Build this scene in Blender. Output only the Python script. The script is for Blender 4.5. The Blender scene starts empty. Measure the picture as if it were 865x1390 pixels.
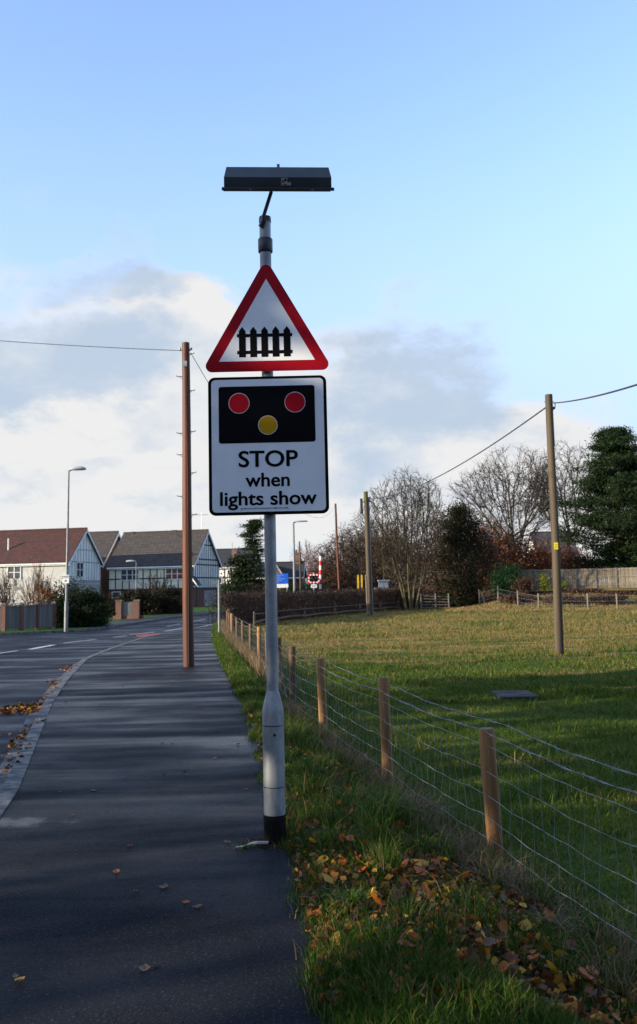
import bpy, math, random
import numpy as np
from mathutils import Vector, Matrix
R_=math.radians
SC=bpy.context.scene; COL=SC.collection
# ------------------------------------------------------------------ camera, sky, sun, exposure
F=1261.0; CX=432.5; CY=650.0; H=1.59
PITCH=math.atan(148/F); ROLL=0.02
_f=Vector((0,math.cos(PITCH),math.sin(PITCH))); _u=Vector((0,-math.sin(PITCH),math.cos(PITCH))); _r=Vector((1,0,0))
UP=_u*math.cos(ROLL)+_r*math.sin(ROLL); RT=_r*math.cos(ROLL)-_u*math.sin(ROLL)
cd=bpy.data.cameras.new('camera'); cam=bpy.data.objects.new('camera',cd); COL.objects.link(cam)
m=Matrix((RT,UP,-_f)).transposed().to_4x4(); m.translation=Vector((0,0,H)); cam.matrix_world=m
cd.sensor_fit='HORIZONTAL'; cd.sensor_width=24.0; cd.lens=24.0*F/865; cd.shift_y=-45/865
cd.clip_start=0.05; cd.clip_end=6000
cd.dof.use_dof=True; cd.dof.focus_distance=6.1; cd.dof.aperture_fstop=6.3
SC.camera=cam
SUN_AZ=(-0.93,-0.37); SUN_EL=13.0
sl=bpy.data.lights.new('sun','SUN'); sl.energy=3.7; sl.angle=R_(0.53); sl.color=(1.0,0.87,0.66)
so=bpy.data.objects.new('sun',sl); COL.objects.link(so)
sd=Vector((SUN_AZ[0],SUN_AZ[1],0)).normalized()*math.cos(R_(SUN_EL))+Vector((0,0,math.sin(R_(SUN_EL))))
so.rotation_euler=sd.to_track_quat('Z','Y').to_euler(); so.location=(-20,-10,20)
SC.view_settings.view_transform='Standard'; SC.view_settings.look='None'
SC.view_settings.gamma=1; SC.view_settings.use_curve_mapping=False
SC.view_settings.exposure=1.3
SC.render.engine='CYCLES'

class NT:
    """tiny node-expression helper"""
    def __init__(s,t): s.t=t; s.n=t.nodes; s.l=t.links
    def inp(s,sock,v):
        if isinstance(v,(int,float,tuple,list)): sock.default_value=v
        elif v is not None: s.l.new(v,sock)
    def math(s,op,a,b=None,c=None,clamp=False):
        n=s.n.new('ShaderNodeMath'); n.operation=op; n.use_clamp=clamp
        s.inp(n.inputs[0],a)
        if b is not None: s.inp(n.inputs[1],b)
        if c is not None: s.inp(n.inputs[2],c)
        return n.outputs[0]
    def noise(s,vec,scale,detail=4,rough=.55,dist=0):
        n=s.n.new('ShaderNodeTexNoise'); s.inp(n.inputs['Vector'],vec)
        n.inputs['Scale'].default_value=scale; n.inputs['Detail'].default_value=detail
        n.inputs['Roughness'].default_value=rough; n.inputs['Distortion'].default_value=dist
        return n.outputs['Fac']
    def ramp(s,fac,stops,interp='LINEAR'):
        n=s.n.new('ShaderNodeValToRGB'); n.color_ramp.interpolation=interp
        e=n.color_ramp.elements
        while len(e)<len(stops): e.new(.5)
        for i,(p,c) in enumerate(stops):
            e[i].position=p; e[i].color=(*c,1) if not isinstance(c,(int,float)) else (c,c,c,1)
        s.inp(n.inputs[0],fac); return n.outputs[0]
    def mix(s,fac,a,b,blend='MIX'):
        n=s.n.new('ShaderNodeMix'); n.data_type='RGBA'; n.blend_type=blend
        s.inp(n.inputs[0],fac)
        s.inp(n.inputs[6],(*a,1) if isinstance(a,tuple) and len(a)==3 else a)
        s.inp(n.inputs[7],(*b,1) if isinstance(b,tuple) and len(b)==3 else b)
        return n.outputs[2]
    def smooth(s,v,a,b):
        n=s.n.new('ShaderNodeMapRange'); n.interpolation_type='SMOOTHSTEP'
        s.inp(n.inputs[0],v); n.inputs[1].default_value=a; n.inputs[2].default_value=b
        return n.outputs[0]
    def mapping(s,vec,scale=(1,1,1),rot=(0,0,0),loc=(0,0,0)):
        n=s.n.new('ShaderNodeMapping'); s.inp(n.inputs[0],vec)
        n.inputs['Scale'].default_value=scale; n.inputs['Rotation'].default_value=rot; n.inputs['Location'].default_value=loc
        return n.outputs[0]

w=bpy.data.worlds.new('World'); SC.world=w; w.use_nodes=True
t=NT(w.node_tree); t.n.clear()
sky=t.n.new('ShaderNodeTexSky'); sky.sky_type='NISHITA'; sky.sun_disc=False
sky.sun_elevation=R_(SUN_EL); sky.sun_rotation=math.atan2(SUN_AZ[0],SUN_AZ[1]); sky.ozone_density=1.0; sky.air_density=1.0; sky.dust_density=0.6
tc=t.n.new('ShaderNodeTexCoord'); dirv=tc.outputs['Generated']
sx=t.n.new('ShaderNodeSeparateXYZ'); t.l.new(dirv,sx.inputs[0])
az=t.math('MULTIPLY',t.math('ARCTAN2',sx.outputs[0],sx.outputs[1]),57.2958)
el=t.math('MULTIPLY',t.math('ARCSINE',sx.outputs[2]),57.2958)
dm=t.mapping(dirv,(1,1,2.0))
w1=t.noise(dm,5.0,6,.62); w2=t.noise(t.mapping(dirv,(1,1,2.0),loc=(3,7,1)),5.0,6,.62)
azw=t.math('ADD',az,t.math('MULTIPLY',t.math('SUBTRACT',w1,.5),20.0))
elw=t.math('ADD',el,t.math('MULTIPLY',t.math('SUBTRACT',w2,.5),13.0))
def blob(a,e,ra,re,k=1.0):
    x=t.math('DIVIDE',t.math('SUBTRACT',azw,a),ra); y=t.math('DIVIDE',t.math('SUBTRACT',elw,e),re)
    d=t.math('SQRT',t.math('ADD',t.math('MULTIPLY',x,x),t.math('MULTIPLY',y,y)))
    return t.math('MULTIPLY',t.math('SUBTRACT',1.0,t.smooth(d,.35,1.15)),k)
def total(bl):
    r=bl[0]
    for b in bl[1:]: r=t.math('ADD',r,b)
    return r
fine=t.noise(t.mapping(dirv,(1,1,1.8)),9,8,.6)
# cover: how much cloud; grey: how shaded that cloud is; glow: the sunlit cream banks
cover=total([blob(-17,9,17,10.5,1.1),blob(-7.5,15.5,6.5,4,.95),blob(4,10.5,11,7.5,.95),blob(3,4,26,4.5,.85),
             blob(-17.5,24,3.5,1.8,.26),blob(-9.8,20.8,2.6,1.6,.30),blob(15,7,7,4,.42),blob(16,3,10,4,.5),blob(20,7.5,12,4.5,.5),blob(-13,18,7,2.4,.35)])
cover=t.math('ADD',cover,t.math('MULTIPLY',t.math('SUBTRACT',fine,.5),1.1))
# the rest is unseen cloud, added off-frame to whiten and lift the fill
fill_cloud=t.math('MULTIPLY',t.smooth(t.math('ABSOLUTE',az),35.,60.),t.smooth(t.noise(dm,2.5,5,.6),.5,.68))
mask=t.math('MAXIMUM',t.smooth(cover,.10,.95),t.math('MULTIPLY',fill_cloud,.75))
grey=total([blob(-17.5,13.5,12.5,3.4,1.0),blob(-8,10,4,2,.45),blob(6.5,12,9.5,5.5,1.0),blob(1,6.5,6,2.2,.5),blob(-12,18,8,2.0,.9),blob(-14,7.2,7,1.5,.45),blob(-8,3.2,9,1.2,.35),blob(12,5.5,6,1.5,.4),blob(-17.5,24,3.5,2.2,.6),blob(-9.8,20.8,2.6,2,.6)])
grey=t.smooth(t.math('ADD',grey,t.math('MULTIPLY',t.math('SUBTRACT',fine,.5),2.2)),.02,1.15)
white=(2.34,2.34,2.34,1); lav=(1.42,1.72,2.12,1)
cc=t.mix(grey,white,lav)
lift=t.mix(1.0,sky.outputs[0],(1.10,1.13,1.34),'MULTIPLY')
lift=t.mix(t.math('MULTIPLY',t.math('SUBTRACT',1.0,t.smooth(el,6.,30.)),.85),lift,(1.42,1.80,2.46,1))
skyc=t.mix(mask,lift,cc)
bg=t.n.new('ShaderNodeBackground'); bg.inputs[1].default_value=0.15; t.l.new(skyc,bg.inputs[0])
wo=t.n.new('ShaderNodeOutputWorld'); t.l.new(bg.outputs[0],wo.inputs[0])

# ------------------------------------------------------------------ helpers
def ray(px,py):
    return RT*((px-CX)/F)+UP*((CY-py)/F)+_f
def AT(px,py,Y):                      # real point at depth Y metres seen at a photo pixel
    d=ray(px,py); k=Y/d.y; return (d.x*k, H+d.z*k)
def XAT(px,Y,py=800): return AT(px,py,Y)[0]
def ZAT(px,py,Y): return AT(px,py,Y)[1]
rng=np.random.default_rng(7); random.seed(7)

class MB:
    def __init__(s): s.v=[]; s.f=[]; s.m=[]
    def add(s,v,f,mi=0):
        o=len(s.v); s.v.extend([tuple(p) for p in v]); s.f.extend([tuple(i+o for i in q) for q in f]); s.m.extend([mi]*len(f))
        return s
    def box(s,c,d,mi=0,rz=0,rx=0,ry=0,taper=1.0):
        M=Matrix.Rotation(rz,3,'Z')@Matrix.Rotation(ry,3,'Y')@Matrix.Rotation(rx,3,'X'); c=Vector(c)
        v=[]
        for z in (-.5,.5):
            k=taper if z>0 else 1
            for x,y in ((-.5,-.5),(.5,-.5),(.5,.5),(-.5,.5)): v.append(c+M@Vector((x*d[0]*k,y*d[1]*k,z*d[2])))
        return s.add(v,[(0,3,2,1),(4,5,6,7),(0,1,5,4),(1,2,6,5),(2,3,7,6),(3,0,4,7)],mi)
    def b2(s,a,b,mi=0):
        return s.box([(a[i]+b[i])/2 for i in range(3)],[abs(b[i]-a[i]) for i in range(3)],mi)
    def tube(s,P,r,n=8,mi=0,cap=True):
        P=[Vector(p) for p in P]; rs=r if isinstance(r,(list,tuple)) else [r]*len(P)
        v=[];f=[]; ref=None
        for i,p in enumerate(P):
            d=(P[min(i+1,len(P)-1)]-P[max(i-1,0)])
            d=d.normalized() if d.length>1e-9 else Vector((0,0,1))
            if ref is None:
                ref=Vector((1,0,0)) if abs(d.x)<.9 else Vector((0,1,0))
            a=(ref-d*ref.dot(d)).normalized(); ref=a; b=d.cross(a)
            for k in range(n):
                an=2*math.pi*k/n; v.append(p+(a*math.cos(an)+b*math.sin(an))*rs[i])
        for i in range(len(P)-1):
            for k in range(n):
                f.append((i*n+k,i*n+(k+1)%n,(i+1)*n+(k+1)%n,(i+1)*n+k))
        if cap: f.append(tuple(range(n-1,-1,-1))); f.append(tuple((len(P)-1)*n+k for k in range(n)))
        return s.add(v,f,mi)
    def prism(s,poly,y0,y1,mi=0):     # polygon in x,z (counter-clockwise seen from -y) extruded along y
        n=len(poly); v=[(x,y0,z) for x,z in poly]+[(x,y1,z) for x,z in poly]
        f=[tuple(range(n)),tuple(range(2*n-1,n-1,-1))]+[(i,i+n,(i+1)%n+n,(i+1)%n) for i in range(n)]
        return s.add(v,f,mi)
    def xprism(s,poly,x0,x1,mi=0):    # polygon in y,z extruded along x
        n=len(poly); v=[(x0,y,z) for y,z in poly]+[(x1,y,z) for y,z in poly]
        f=[tuple(range(n)),tuple(range(2*n-1,n-1,-1))]+[(i,i+n,(i+1)%n+n,(i+1)%n) for i in range(n)]
        return s.add(v,f,mi)
    def build(s,name,mats,parent=None,smooth=False,bevel=0):
        me=bpy.data.meshes.new(name); me.from_pydata(s.v,[],s.f); me.update()
        if not isinstance(mats,(list,tuple)): mats=[mats]
        for q in mats: me.materials.append(q)
        if len(mats)>1: me.polygons.foreach_set('material_index',s.m)
        if smooth: me.polygons.foreach_set('use_smooth',[True]*len(me.polygons)); me.set_sharp_from_angle(angle=R_(40))
        o=bpy.data.objects.new(name,me); COL.objects.link(o)
        if parent: o.parent=parent
        if bevel:
            b=o.modifiers.new('bevel','BEVEL'); b.width=bevel; b.segments=2; b.limit_method='ANGLE'; b.angle_limit=R_(35)
        return o
def np_mesh(name,V,FQ,mat,parent=None,smooth=False):   # V (n,3), FQ (m,k) all faces of the same size
    me=bpy.data.meshes.new(name); k=FQ.shape[1]
    me.vertices.add(len(V)); me.vertices.foreach_set('co',np.asarray(V,dtype=np.float32).ravel())
    me.loops.add(FQ.size); me.loops.foreach_set('vertex_index',FQ.astype(np.int32).ravel())
    me.polygons.add(len(FQ)); me.polygons.foreach_set('loop_start',np.arange(len(FQ),dtype=np.int32)*k)
    me.update(calc_edges=True); me.materials.append(mat)
    if smooth: me.polygons.foreach_set('use_smooth',[True]*len(FQ))
    o=bpy.data.objects.new(name,me); COL.objects.link(o)
    if parent: o.parent=parent
    return o
def tag(o,label=None,cat=None,group=None,kind=None):
    if label: o['label']=label
    if cat: o['category']=cat
    if group: o['group']=group
    if kind: o['kind']=kind
    return o
def empty(name,loc=(0,0,0),rz=0,label=None,cat=None,group=None):
    o=bpy.data.objects.new(name,None); COL.objects.link(o); o.location=loc; o.rotation_euler=(0,0,rz); o.empty_display_size=.2
    return tag(o,label,cat,group)
def children(o): return [c for c in bpy.data.objects if c.parent==o]
def copy_tree(o,parent=None):
    c=o.copy(); COL.objects.link(c); c.parent=parent
    for ch in children(o): copy_tree(ch,c)
    return c
def text_mesh(s,size,name,mat,parent,loc,bold=0.0,ext=.0006,sx=1.0,space=1.0):
    cu=bpy.data.curves.new(name,'FONT'); cu.body=s; cu.size=size; cu.align_x='CENTER'; cu.align_y='BOTTOM_BASELINE'
    cu.extrude=ext; cu.space_character=space
    tmp=bpy.data.objects.new(name,cu); COL.objects.link(tmp)
    dg=bpy.context.evaluated_depsgraph_get(); me=bpy.data.meshes.new_from_object(tmp.evaluated_get(dg))
    bpy.data.objects.remove(tmp); V0=[v.co.copy() for v in me.vertices]; F0=[tuple(p.vertices) for p in me.polygons]; V=[];Fq=[]
    for q,(dx,dy) in enumerate([(0,0),(-1,0),(1,0),(0,1),(0,-1),(-.7,.7),(.7,-.7),(.7,.7),(-.7,-.7)]):
        k=len(V); V+= [(v.x+dx*bold,v.y+dy*bold*.8,v.z+q*.00004) for v in V0]; Fq+=[tuple(i+k for i in f) for f in F0]
    me=bpy.data.meshes.new(name); me.from_pydata(V,[],Fq); me.materials.append(mat)
    me.transform(Matrix.Rotation(R_(90),4,'X')@Matrix.Diagonal((sx,1,1,1)))
    o=bpy.data.objects.new(name,me); COL.objects.link(o); o.parent=parent; o.location=loc
    return o

# ------------------------------------------------------------------ materials
def mat(name,base,rough=.7,metal=0,var=None,vscale=3,bump=0,bscale=20,spec=.3,coord='Object',detail=5,stretch=(1,1,1),rvar=0,trans=0,island=None):
    """principled with noise-mixed colour, optional bump, optional per-leaf variation"""
    m=bpy.data.materials.new(name); m.use_nodes=True; t=NT(m.node_tree); b=t.n['Principled BSDF']
    tc=t.n.new('ShaderNodeTexCoord'); v=t.mapping(tc.outputs[coord],stretch)
    b.inputs['Roughness'].default_value=rough; b.inputs['Metallic'].default_value=metal
    b.inputs['Specular IOR Level'].default_value=spec
    b.inputs['Base Color'].default_value=(*base,1)
    c=None
    if island:
        g=t.n.new('ShaderNodeNewGeometry'); c=t.ramp(g.outputs['Random Per Island'],island)
    if var:
        fac=t.smooth(t.noise(v,vscale,detail,.6),.36,.64)
        c=t.mix(fac,c if c is not None else base,var)
    if c is not None: t.l.new(c,b.inputs['Base Color'])
    if rvar: t.l.new(t.math('MULTIPLY_ADD',t.noise(v,vscale*2,4),rvar*2,rough-rvar,clamp=True),b.inputs['Roughness'])
    if bump:
        bn=t.n.new('ShaderNodeBump'); bn.inputs['Strength'].default_value=1; bn.inputs['Distance'].default_value=bump
        t.l.new(t.noise(v,bscale,5,.65),bn.inputs['Height']); t.l.new(bn.outputs[0],b.inputs['Normal'])
    if trans:
        tr=t.n.new('ShaderNodeBsdfTranslucent'); mx=t.n.new('ShaderNodeMixShader'); mx.inputs[0].default_value=trans
        if c is not None: t.l.new(c,tr.inputs[0])
        else: tr.inputs[0].default_value=(*base,1)
        t.l.new(b.outputs[0],mx.inputs[1]); t.l.new(tr.outputs[0],mx.inputs[2]); t.l.new(mx.outputs[0],t.n['Material Output'].inputs[0])
    return m
M={}
def wood(name,a,b_,vs=1.5,rough=.75,k=14,bump=.004):
    return mat(name,a,rough,var=b_,vscale=vs,bump=bump,bscale=k,stretch=(4,4,.25),detail=6)
M['galv']=mat('galvanised_steel',(.30,.315,.325),.5,.35,var=(.21,.22,.235),vscale=7,bump=.0012,bscale=60,rvar=.12)
M['galv2']=mat('galvanised_weathered',(.33,.345,.355),.5,.25,var=(.18,.19,.20),vscale=9,stretch=(1,1,.35),bump=.002,bscale=40,rvar=.15)
M['darkplastic']=mat('black_rubber',(.018,.018,.02),.5,bump=.001,bscale=60,var=(.03,.03,.03))
M['darkmetal']=mat('grey_painted_metal',(.05,.052,.057),.35,.2,var=(.035,.036,.04),vscale=8)
M['lampback']=mat('lamp_hood_paint',(.06,.066,.08),.30,.0,var=(.045,.05,.06),vscale=5,spec=.6)
M['signwhite']=mat('sign_white_sheet',(.78,.785,.80),.5,var=(.70,.71,.73),vscale=2.2,detail=8,spec=.2)
M['signred']=mat('sign_red_sheet',(.36,.004,.012),.45,var=(.30,.003,.010),vscale=6,spec=.12)
M['signred2']=mat('disc_red_sheet',(.42,.006,.014),.45,spec=.1)
M['signamber']=mat('disc_amber_sheet',(.48,.25,.008),.45,spec=.1)
M['signblack']=mat('sign_black_sheet',(.004,.004,.005),.5,spec=.06)
M['signback']=mat('sign_grey_back',(.12,.125,.13),.5,.3)
M['bitumen']=mat('black_bitumen',(.004,.004,.0045),.7,spec=.12,bump=.003,bscale=50,var=(.009,.008,.007),vscale=20)
M['telewood']=wood('creosoted_red_wood',(.115,.030,.009),(.042,.012,.005),1.2,.55,12)
M['greenwood']=wood('weathered_grey_wood',(.085,.062,.038),(.042,.032,.022),1.0)
M['algae']=wood('algae_green_wood',(.085,.09,.022),(.055,.06,.02),1.5)
M['palewood']=wood('pale_split_wood',(.13,.105,.078),(.07,.058,.042),1.5)
M['postwood']=wood('fence_post_wood',(.34,.18,.070),(.17,.085,.032),1.6,.8,18,.003)
M['postold']=wood('fence_post_old_wood',(.15,.085,.045),(.08,.048,.028),1.6,.85,18,.004)
M['posttop']=mat('post_end_grain',(.20,.15,.09),.85,var=(.10,.10,.04),vscale=30,bump=.002,bscale=60)
M['wire']=mat('galvanised_wire',(.30,.31,.33),.45,.5,var=(.15,.14,.13),vscale=12)
M['cable']=mat('black_cable',(.02,.022,.03),.5)
M['thincable']=mat('grey_cable',(.10,.11,.13),.6)
M['yellow']=mat('yellow_label',(.75,.62,.02),.5,var=(.6,.48,.02),vscale=40)
M['barkA']=mat('grey_bark',(.085,.07,.052),.9,var=(.045,.036,.028),vscale=3,bump=.01,bscale=8,stretch=(3,3,.6))
M['barkG']=mat('mossy_bark',(.11,.095,.04),.9,var=(.05,.04,.026),vscale=1.5,bump=.01,bscale=8)
M['barkR']=mat('pine_red_bark',(.24,.085,.035),.85,var=(.10,.045,.025),vscale=1.2,bump=.01,bscale=8)
M['twig']=mat('brown_twigs',(.042,.028,.020),.9,var=(.028,.02,.015),vscale=.8)
M['twigR']=mat('reddish_twigs',(.085,.038,.024),.9,var=(.052,.026,.018),vscale=.6)
M['twigP']=mat('pale_pink_twigs',(.26,.16,.125),.9,var=(.20,.13,.10),vscale=.6)
M['twigG']=mat('olive_twigs',(.058,.043,.022),.9,var=(.04,.028,.017),vscale=.6)
def leafmat(name,isl,trans=.25,rough=.6,spec=.3): return mat(name,isl[0][1],rough,island=isl,trans=trans,spec=spec)
M['pine']=leafmat('pine_needles',[(0,(.005,.012,.005)),(.5,(.010,.023,.008)),(1,(.028,.046,.013))],.08,.7,.1)
M['ever']=leafmat('evergreen_leaves',[(0,(.006,.012,.004)),(.6,(.013,.023,.007)),(1,(.030,.042,.012))],.1,.7,.1)
M['everB']=leafmat('bright_evergreen_leaves',[(0,(.015,.05,.012)),(.6,(.03,.09,.02)),(1,(.06,.13,.03))],.2)
M['ivy']=leafmat('ivy_leaves',[(0,(.009,.013,.006)),(.7,(.016,.022,.009)),(.85,(.04,.026,.014)),(1,(.085,.035,.016))],.1,.7,.1)
M['beech']=leafmat('copper_beech_leaves',[(0,(.12,.04,.018)),(.5,(.20,.065,.022)),(1,(.33,.12,.04))],.3)
M['brownl']=leafmat('dry_brown_leaves',[(0,(.035,.020,.013)),(.6,(.07,.035,.022)),(1,(.12,.06,.03))],.2)
M['hedge']=leafmat('bare_hedge_leaves',[(0,(.030,.020,.014)),(.6,(.055,.034,.023)),(1,(.085,.05,.032))],.15)
M['yelg']=leafmat('yellow_green_leaves',[(0,(.16,.20,.01)),(1,(.42,.42,.03))],.3)
M['orangel']=leafmat('orange_leaves',[(0,(.30,.09,.012)),(1,(.50,.20,.03))],.3)
M['grassN']=leafmat('verge_grass_blades',[(0,(.016,.045,.004)),(.50,(.034,.088,.007)),(.80,(.075,.13,.012)),(.90,(.18,.13,.05)),(1,(.30,.21,.09))],.3,.6,.1)
M['dryg']=leafmat('dead_grass_blades',[(0,(.09,.058,.03)),(1,(.24,.165,.085))],.3)

def ground_mat(name,stops,scale=.5,fine=30,bump=.03,straw=None,strawstretch=(.35,1.6,1)):
    m=bpy.data.materials.new(name); m.use_nodes=True; t=NT(m.node_tree); b=t.n['Principled BSDF']
    tc=t.n.new('ShaderNodeTexCoord'); v=tc.outputs['Object']
    n1=t.noise(v,scale,8,.65); n2=t.noise(v,fine,5,.7)
    c=t.ramp(t.math('MULTIPLY_ADD',n2,.5,t.math('MULTIPLY',n1,.5)),stops)
    if straw:
        sp=t.n.new('ShaderNodeSeparateXYZ'); t.l.new(v,sp.inputs[0])
        ns=t.noise(t.mapping(v,strawstretch),.9,7,.7); far=t.smooth(sp.outputs[1],15.,30.)
        thr=t.math('ADD',ns,t.math('MULTIPLY',far,.185))
        c=t.mix(t.smooth(thr,.60,.74),c,straw)
    t.l.new(c,b.inputs['Base Color']); b.inputs['Roughness'].default_value=.9; b.inputs['Specular IOR Level'].default_value=.08
    bn=t.n.new('ShaderNodeBump'); bn.inputs['Distance'].default_value=bump; bn.inputs['Strength'].default_value=1
    t.l.new(t.math('ADD',n2,t.math('MULTIPLY',n1,.4)),bn.inputs['Height']); t.l.new(bn.outputs[0],b.inputs['Normal'])
    return m
M['field']=ground_mat('field_turf',[(.3,(.026,.050,.006)),(.5,(.050,.082,.010)),(.7,(.088,.110,.018))],.5,14,.05,straw=(.24,.165,.065))
M['vergeg']=ground_mat('verge_soil_turf',[(.3,(.025,.026,.012)),(.5,(.035,.055,.014)),(.7,(.06,.075,.025))],1.5,25,.02)
M['farv']=ground_mat('far_verge_turf',[(.3,(.025,.055,.010)),(.6,(.05,.11,.018))],.8,20,.02)
M['earth']=ground_mat('bare_earth',[(.3,(.05,.045,.025)),(.6,(.08,.075,.04))],.05,3,.02)

def asphalt(name,a,b_,rl,rh,grain=70,stripes=True,puddle=0.0):
    m=bpy.data.materials.new(name); m.use_nodes=True; t=NT(m.node_tree); b=t.n['Principled BSDF']
    tc=t.n.new('ShaderNodeTexCoord'); v=tc.outputs['Object']
    big=t.noise(v,.7,6,.6); g=t.noise(v,grain,3,.8); g2=t.noise(v,grain*.28,4,.7)
    c=t.mix(t.smooth(big,.35,.65),a,b_); c=t.mix(t.smooth(g,.56,.70),c,(.085,.085,.088)); c=t.mix(t.smooth(g2,.58,.74),c,(.004,.004,.005))
    t.l.new(c,b.inputs['Base Color'])
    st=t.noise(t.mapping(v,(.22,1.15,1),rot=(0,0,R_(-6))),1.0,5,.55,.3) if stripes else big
    wet=t.smooth(t.math('MULTIPLY_ADD',st,.72,t.math('MULTIPLY',big,.28)),.36,.68)  # cross bands put both damp and tree shadow into the sheen
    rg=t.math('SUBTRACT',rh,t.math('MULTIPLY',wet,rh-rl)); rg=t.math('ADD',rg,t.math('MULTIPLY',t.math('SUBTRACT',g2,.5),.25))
    bn=t.n.new('ShaderNodeBump'); bn.inputs['Distance'].default_value=.006; bn.inputs['Strength'].default_value=.8
    t.l.new(t.math('MULTIPLY_ADD',g2,.8,g),bn.inputs['Height'])
    nr=bn.outputs[0]
    sp=t.n.new('ShaderNodeSeparateXYZ'); t.l.new(v,sp.inputs[0])
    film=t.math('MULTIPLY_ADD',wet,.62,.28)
    if puddle:
        # dry cuts the sheen in the mask, so the path darkens towards the camera
        dry=t.math('MULTIPLY',t.math('SUBTRACT',1.0,t.smooth(sp.outputs[1],4.5,10.5)),.75)
        film=t.math('MULTIPLY',film,t.math('SUBTRACT',1.0,dry))
        def ell(cx,cy,rx,ry):
            a_=t.math('DIVIDE',t.math('SUBTRACT',sp.outputs[0],cx),rx); b__=t.math('DIVIDE',t.math('SUBTRACT',sp.outputs[1],cy),ry)
            return t.math('SUBTRACT',1.0,t.math('SQRT',t.math('ADD',t.math('MULTIPLY',a_,a_),t.math('MULTIPLY',b__,b__))))
        q=t.math('ADD',ell(-2.35,6.75,.8,.22),t.math('MULTIPLY',t.math('SUBTRACT',t.noise(v,4.5,6,.65),.5),1.8))
        pm=t.math('MULTIPLY',t.smooth(q,.0,.75),.8)
        rg=t.mix(pm,rg,(.16,.16,.16)); film=t.math('MAXIMUM',film,pm)
        t.l.new(t.math('SUBTRACT',.8,t.math('MULTIPLY',pm,.6)),bn.inputs['Strength'])
    t.l.new(rg,b.inputs['Roughness']); t.l.new(nr,b.inputs['Normal'])
    b.inputs['Specular IOR Level'].default_value=.3
    df=t.n.new('ShaderNodeBsdfDiffuse'); t.l.new(c,df.inputs[0]); t.l.new(nr,df.inputs['Normal'])
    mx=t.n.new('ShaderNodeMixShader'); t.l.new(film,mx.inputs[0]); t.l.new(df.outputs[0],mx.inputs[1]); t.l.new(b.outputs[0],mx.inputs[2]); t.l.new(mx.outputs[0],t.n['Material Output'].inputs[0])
    return m
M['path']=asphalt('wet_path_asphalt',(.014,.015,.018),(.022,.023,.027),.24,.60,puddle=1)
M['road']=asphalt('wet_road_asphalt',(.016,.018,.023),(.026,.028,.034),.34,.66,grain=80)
M['kerb']=mat('kerb_concrete',(.15,.145,.14),.75,var=(.055,.052,.05),vscale=6,bump=.004,bscale=40,coord='Object',rvar=.15)
M['paint']=mat('road_paint',(.62,.63,.62),.5,var=(.30,.31,.32),vscale=9,bump=.002,bscale=60)
M['redroad']=mat('red_road_surfacing',(.30,.055,.045),.7,var=(.17,.04,.035),vscale=5,bump=.003,bscale=60)
def brick(name,a,b_,mort,scale=4.2,bump=.01,bw=.5,rh=.17,vec='Object',rot=(R_(90),0,0),rough=.85):
    m=bpy.data.materials.new(name); m.use_nodes=True; t=NT(m.node_tree); b=t.n['Principled BSDF']
    tc=t.n.new('ShaderNodeTexCoord'); g=t.n.new('ShaderNodeNewGeometry')
    # lay courses by height and by distance along the wall (x+y works on both faces)
    sp=t.n.new('ShaderNodeSeparateXYZ'); t.l.new(tc.outputs[vec],sp.inputs[0])
    cb=t.n.new('ShaderNodeCombineXYZ'); t.l.new(t.math('ADD',sp.outputs[0],sp.outputs[1]),cb.inputs[0]); t.l.new(sp.outputs[2],cb.inputs[1])
    br=t.n.new('ShaderNodeTexBrick'); t.l.new(cb.outputs[0],br.inputs[0]); br.inputs['Scale'].default_value=scale
    br.inputs['Color1'].default_value=(*a,1); br.inputs['Color2'].default_value=(*b_,1); br.inputs['Mortar'].default_value=(*mort,1)
    br.inputs['Mortar Size'].default_value=.02 if scale>1 else .035; br.inputs['Brick Width'].default_value=bw; br.inputs['Row Height'].default_value=rh
    n=t.noise(tc.outputs[vec],1.3,5); c=t.mix(t.smooth(n,.3,.7),br.outputs[0],(a[0]*.55,a[1]*.6,a[2]*.6))
    c2=t.mix(.45,br.outputs[0],c); t.l.new(c2,b.inputs['Base Color']); b.inputs['Roughness'].default_value=rough
    bn=t.n.new('ShaderNodeBump'); bn.inputs['Distance'].default_value=bump; bn.inputs['Strength'].default_value=1
    t.l.new(br.outputs['Fac'],bn.inputs['Height']); bn.invert=True; t.l.new(bn.outputs[0],b.inputs['Normal'])
    return m
M['brick']=brick('red_brick',(.22,.065,.04),(.16,.05,.035),(.18,.15,.12))
M['roofd']=brick('dark_roof_tiles',(.070,.056,.048),(.040,.033,.029),(.012,.010,.009),scale=1.15,bump=.04,bw=.5,rh=.25)
M['roofr']=brick('red_roof_tiles',(.085,.022,.014),(.038,.015,.011),(.02,.008,.006),scale=1.15,bump=.04,bw=.5,rh=.25)
M['rooff']=brick('far_slate',(.035,.036,.04),(.025,.026,.03),(.012,.011,.011),scale=1.5,bump=.03)
M['render']=mat('cream_render',(.72,.68,.56),.85,var=(.62,.58,.46),vscale=.8,bump=.004,bscale=8)
M['renderw']=mat('white_render',(.80,.79,.75),.85,var=(.70,.69,.65),vscale=.8,bump=.004,bscale=8)
M['whiteb']=brick('white_painted_brick',(.70,.69,.66),(.60,.59,.56),(.38,.36,.33),scale=4.2)
M['timber']=mat('dark_timber',(.035,.045,.04),.7,var=(.02,.025,.024),vscale=4)
M['whitep']=mat('white_paint',(.74,.74,.73),.5,var=(.6,.6,.59),vscale=4)
M['glass']=mat('window_glass',(.03,.04,.06),.08,spec=.9)
M['curtain']=mat('red_curtained_glass',(.20,.05,.025),.25,var=(.05,.03,.03),vscale=3)
M['doorg']=mat('garage_door_grey',(.30,.31,.33),.5,var=(.2,.21,.23),vscale=2)
M['panel']=wood('grey_fence_panel',(.16,.155,.15),(.09,.088,.085),1.0)
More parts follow.
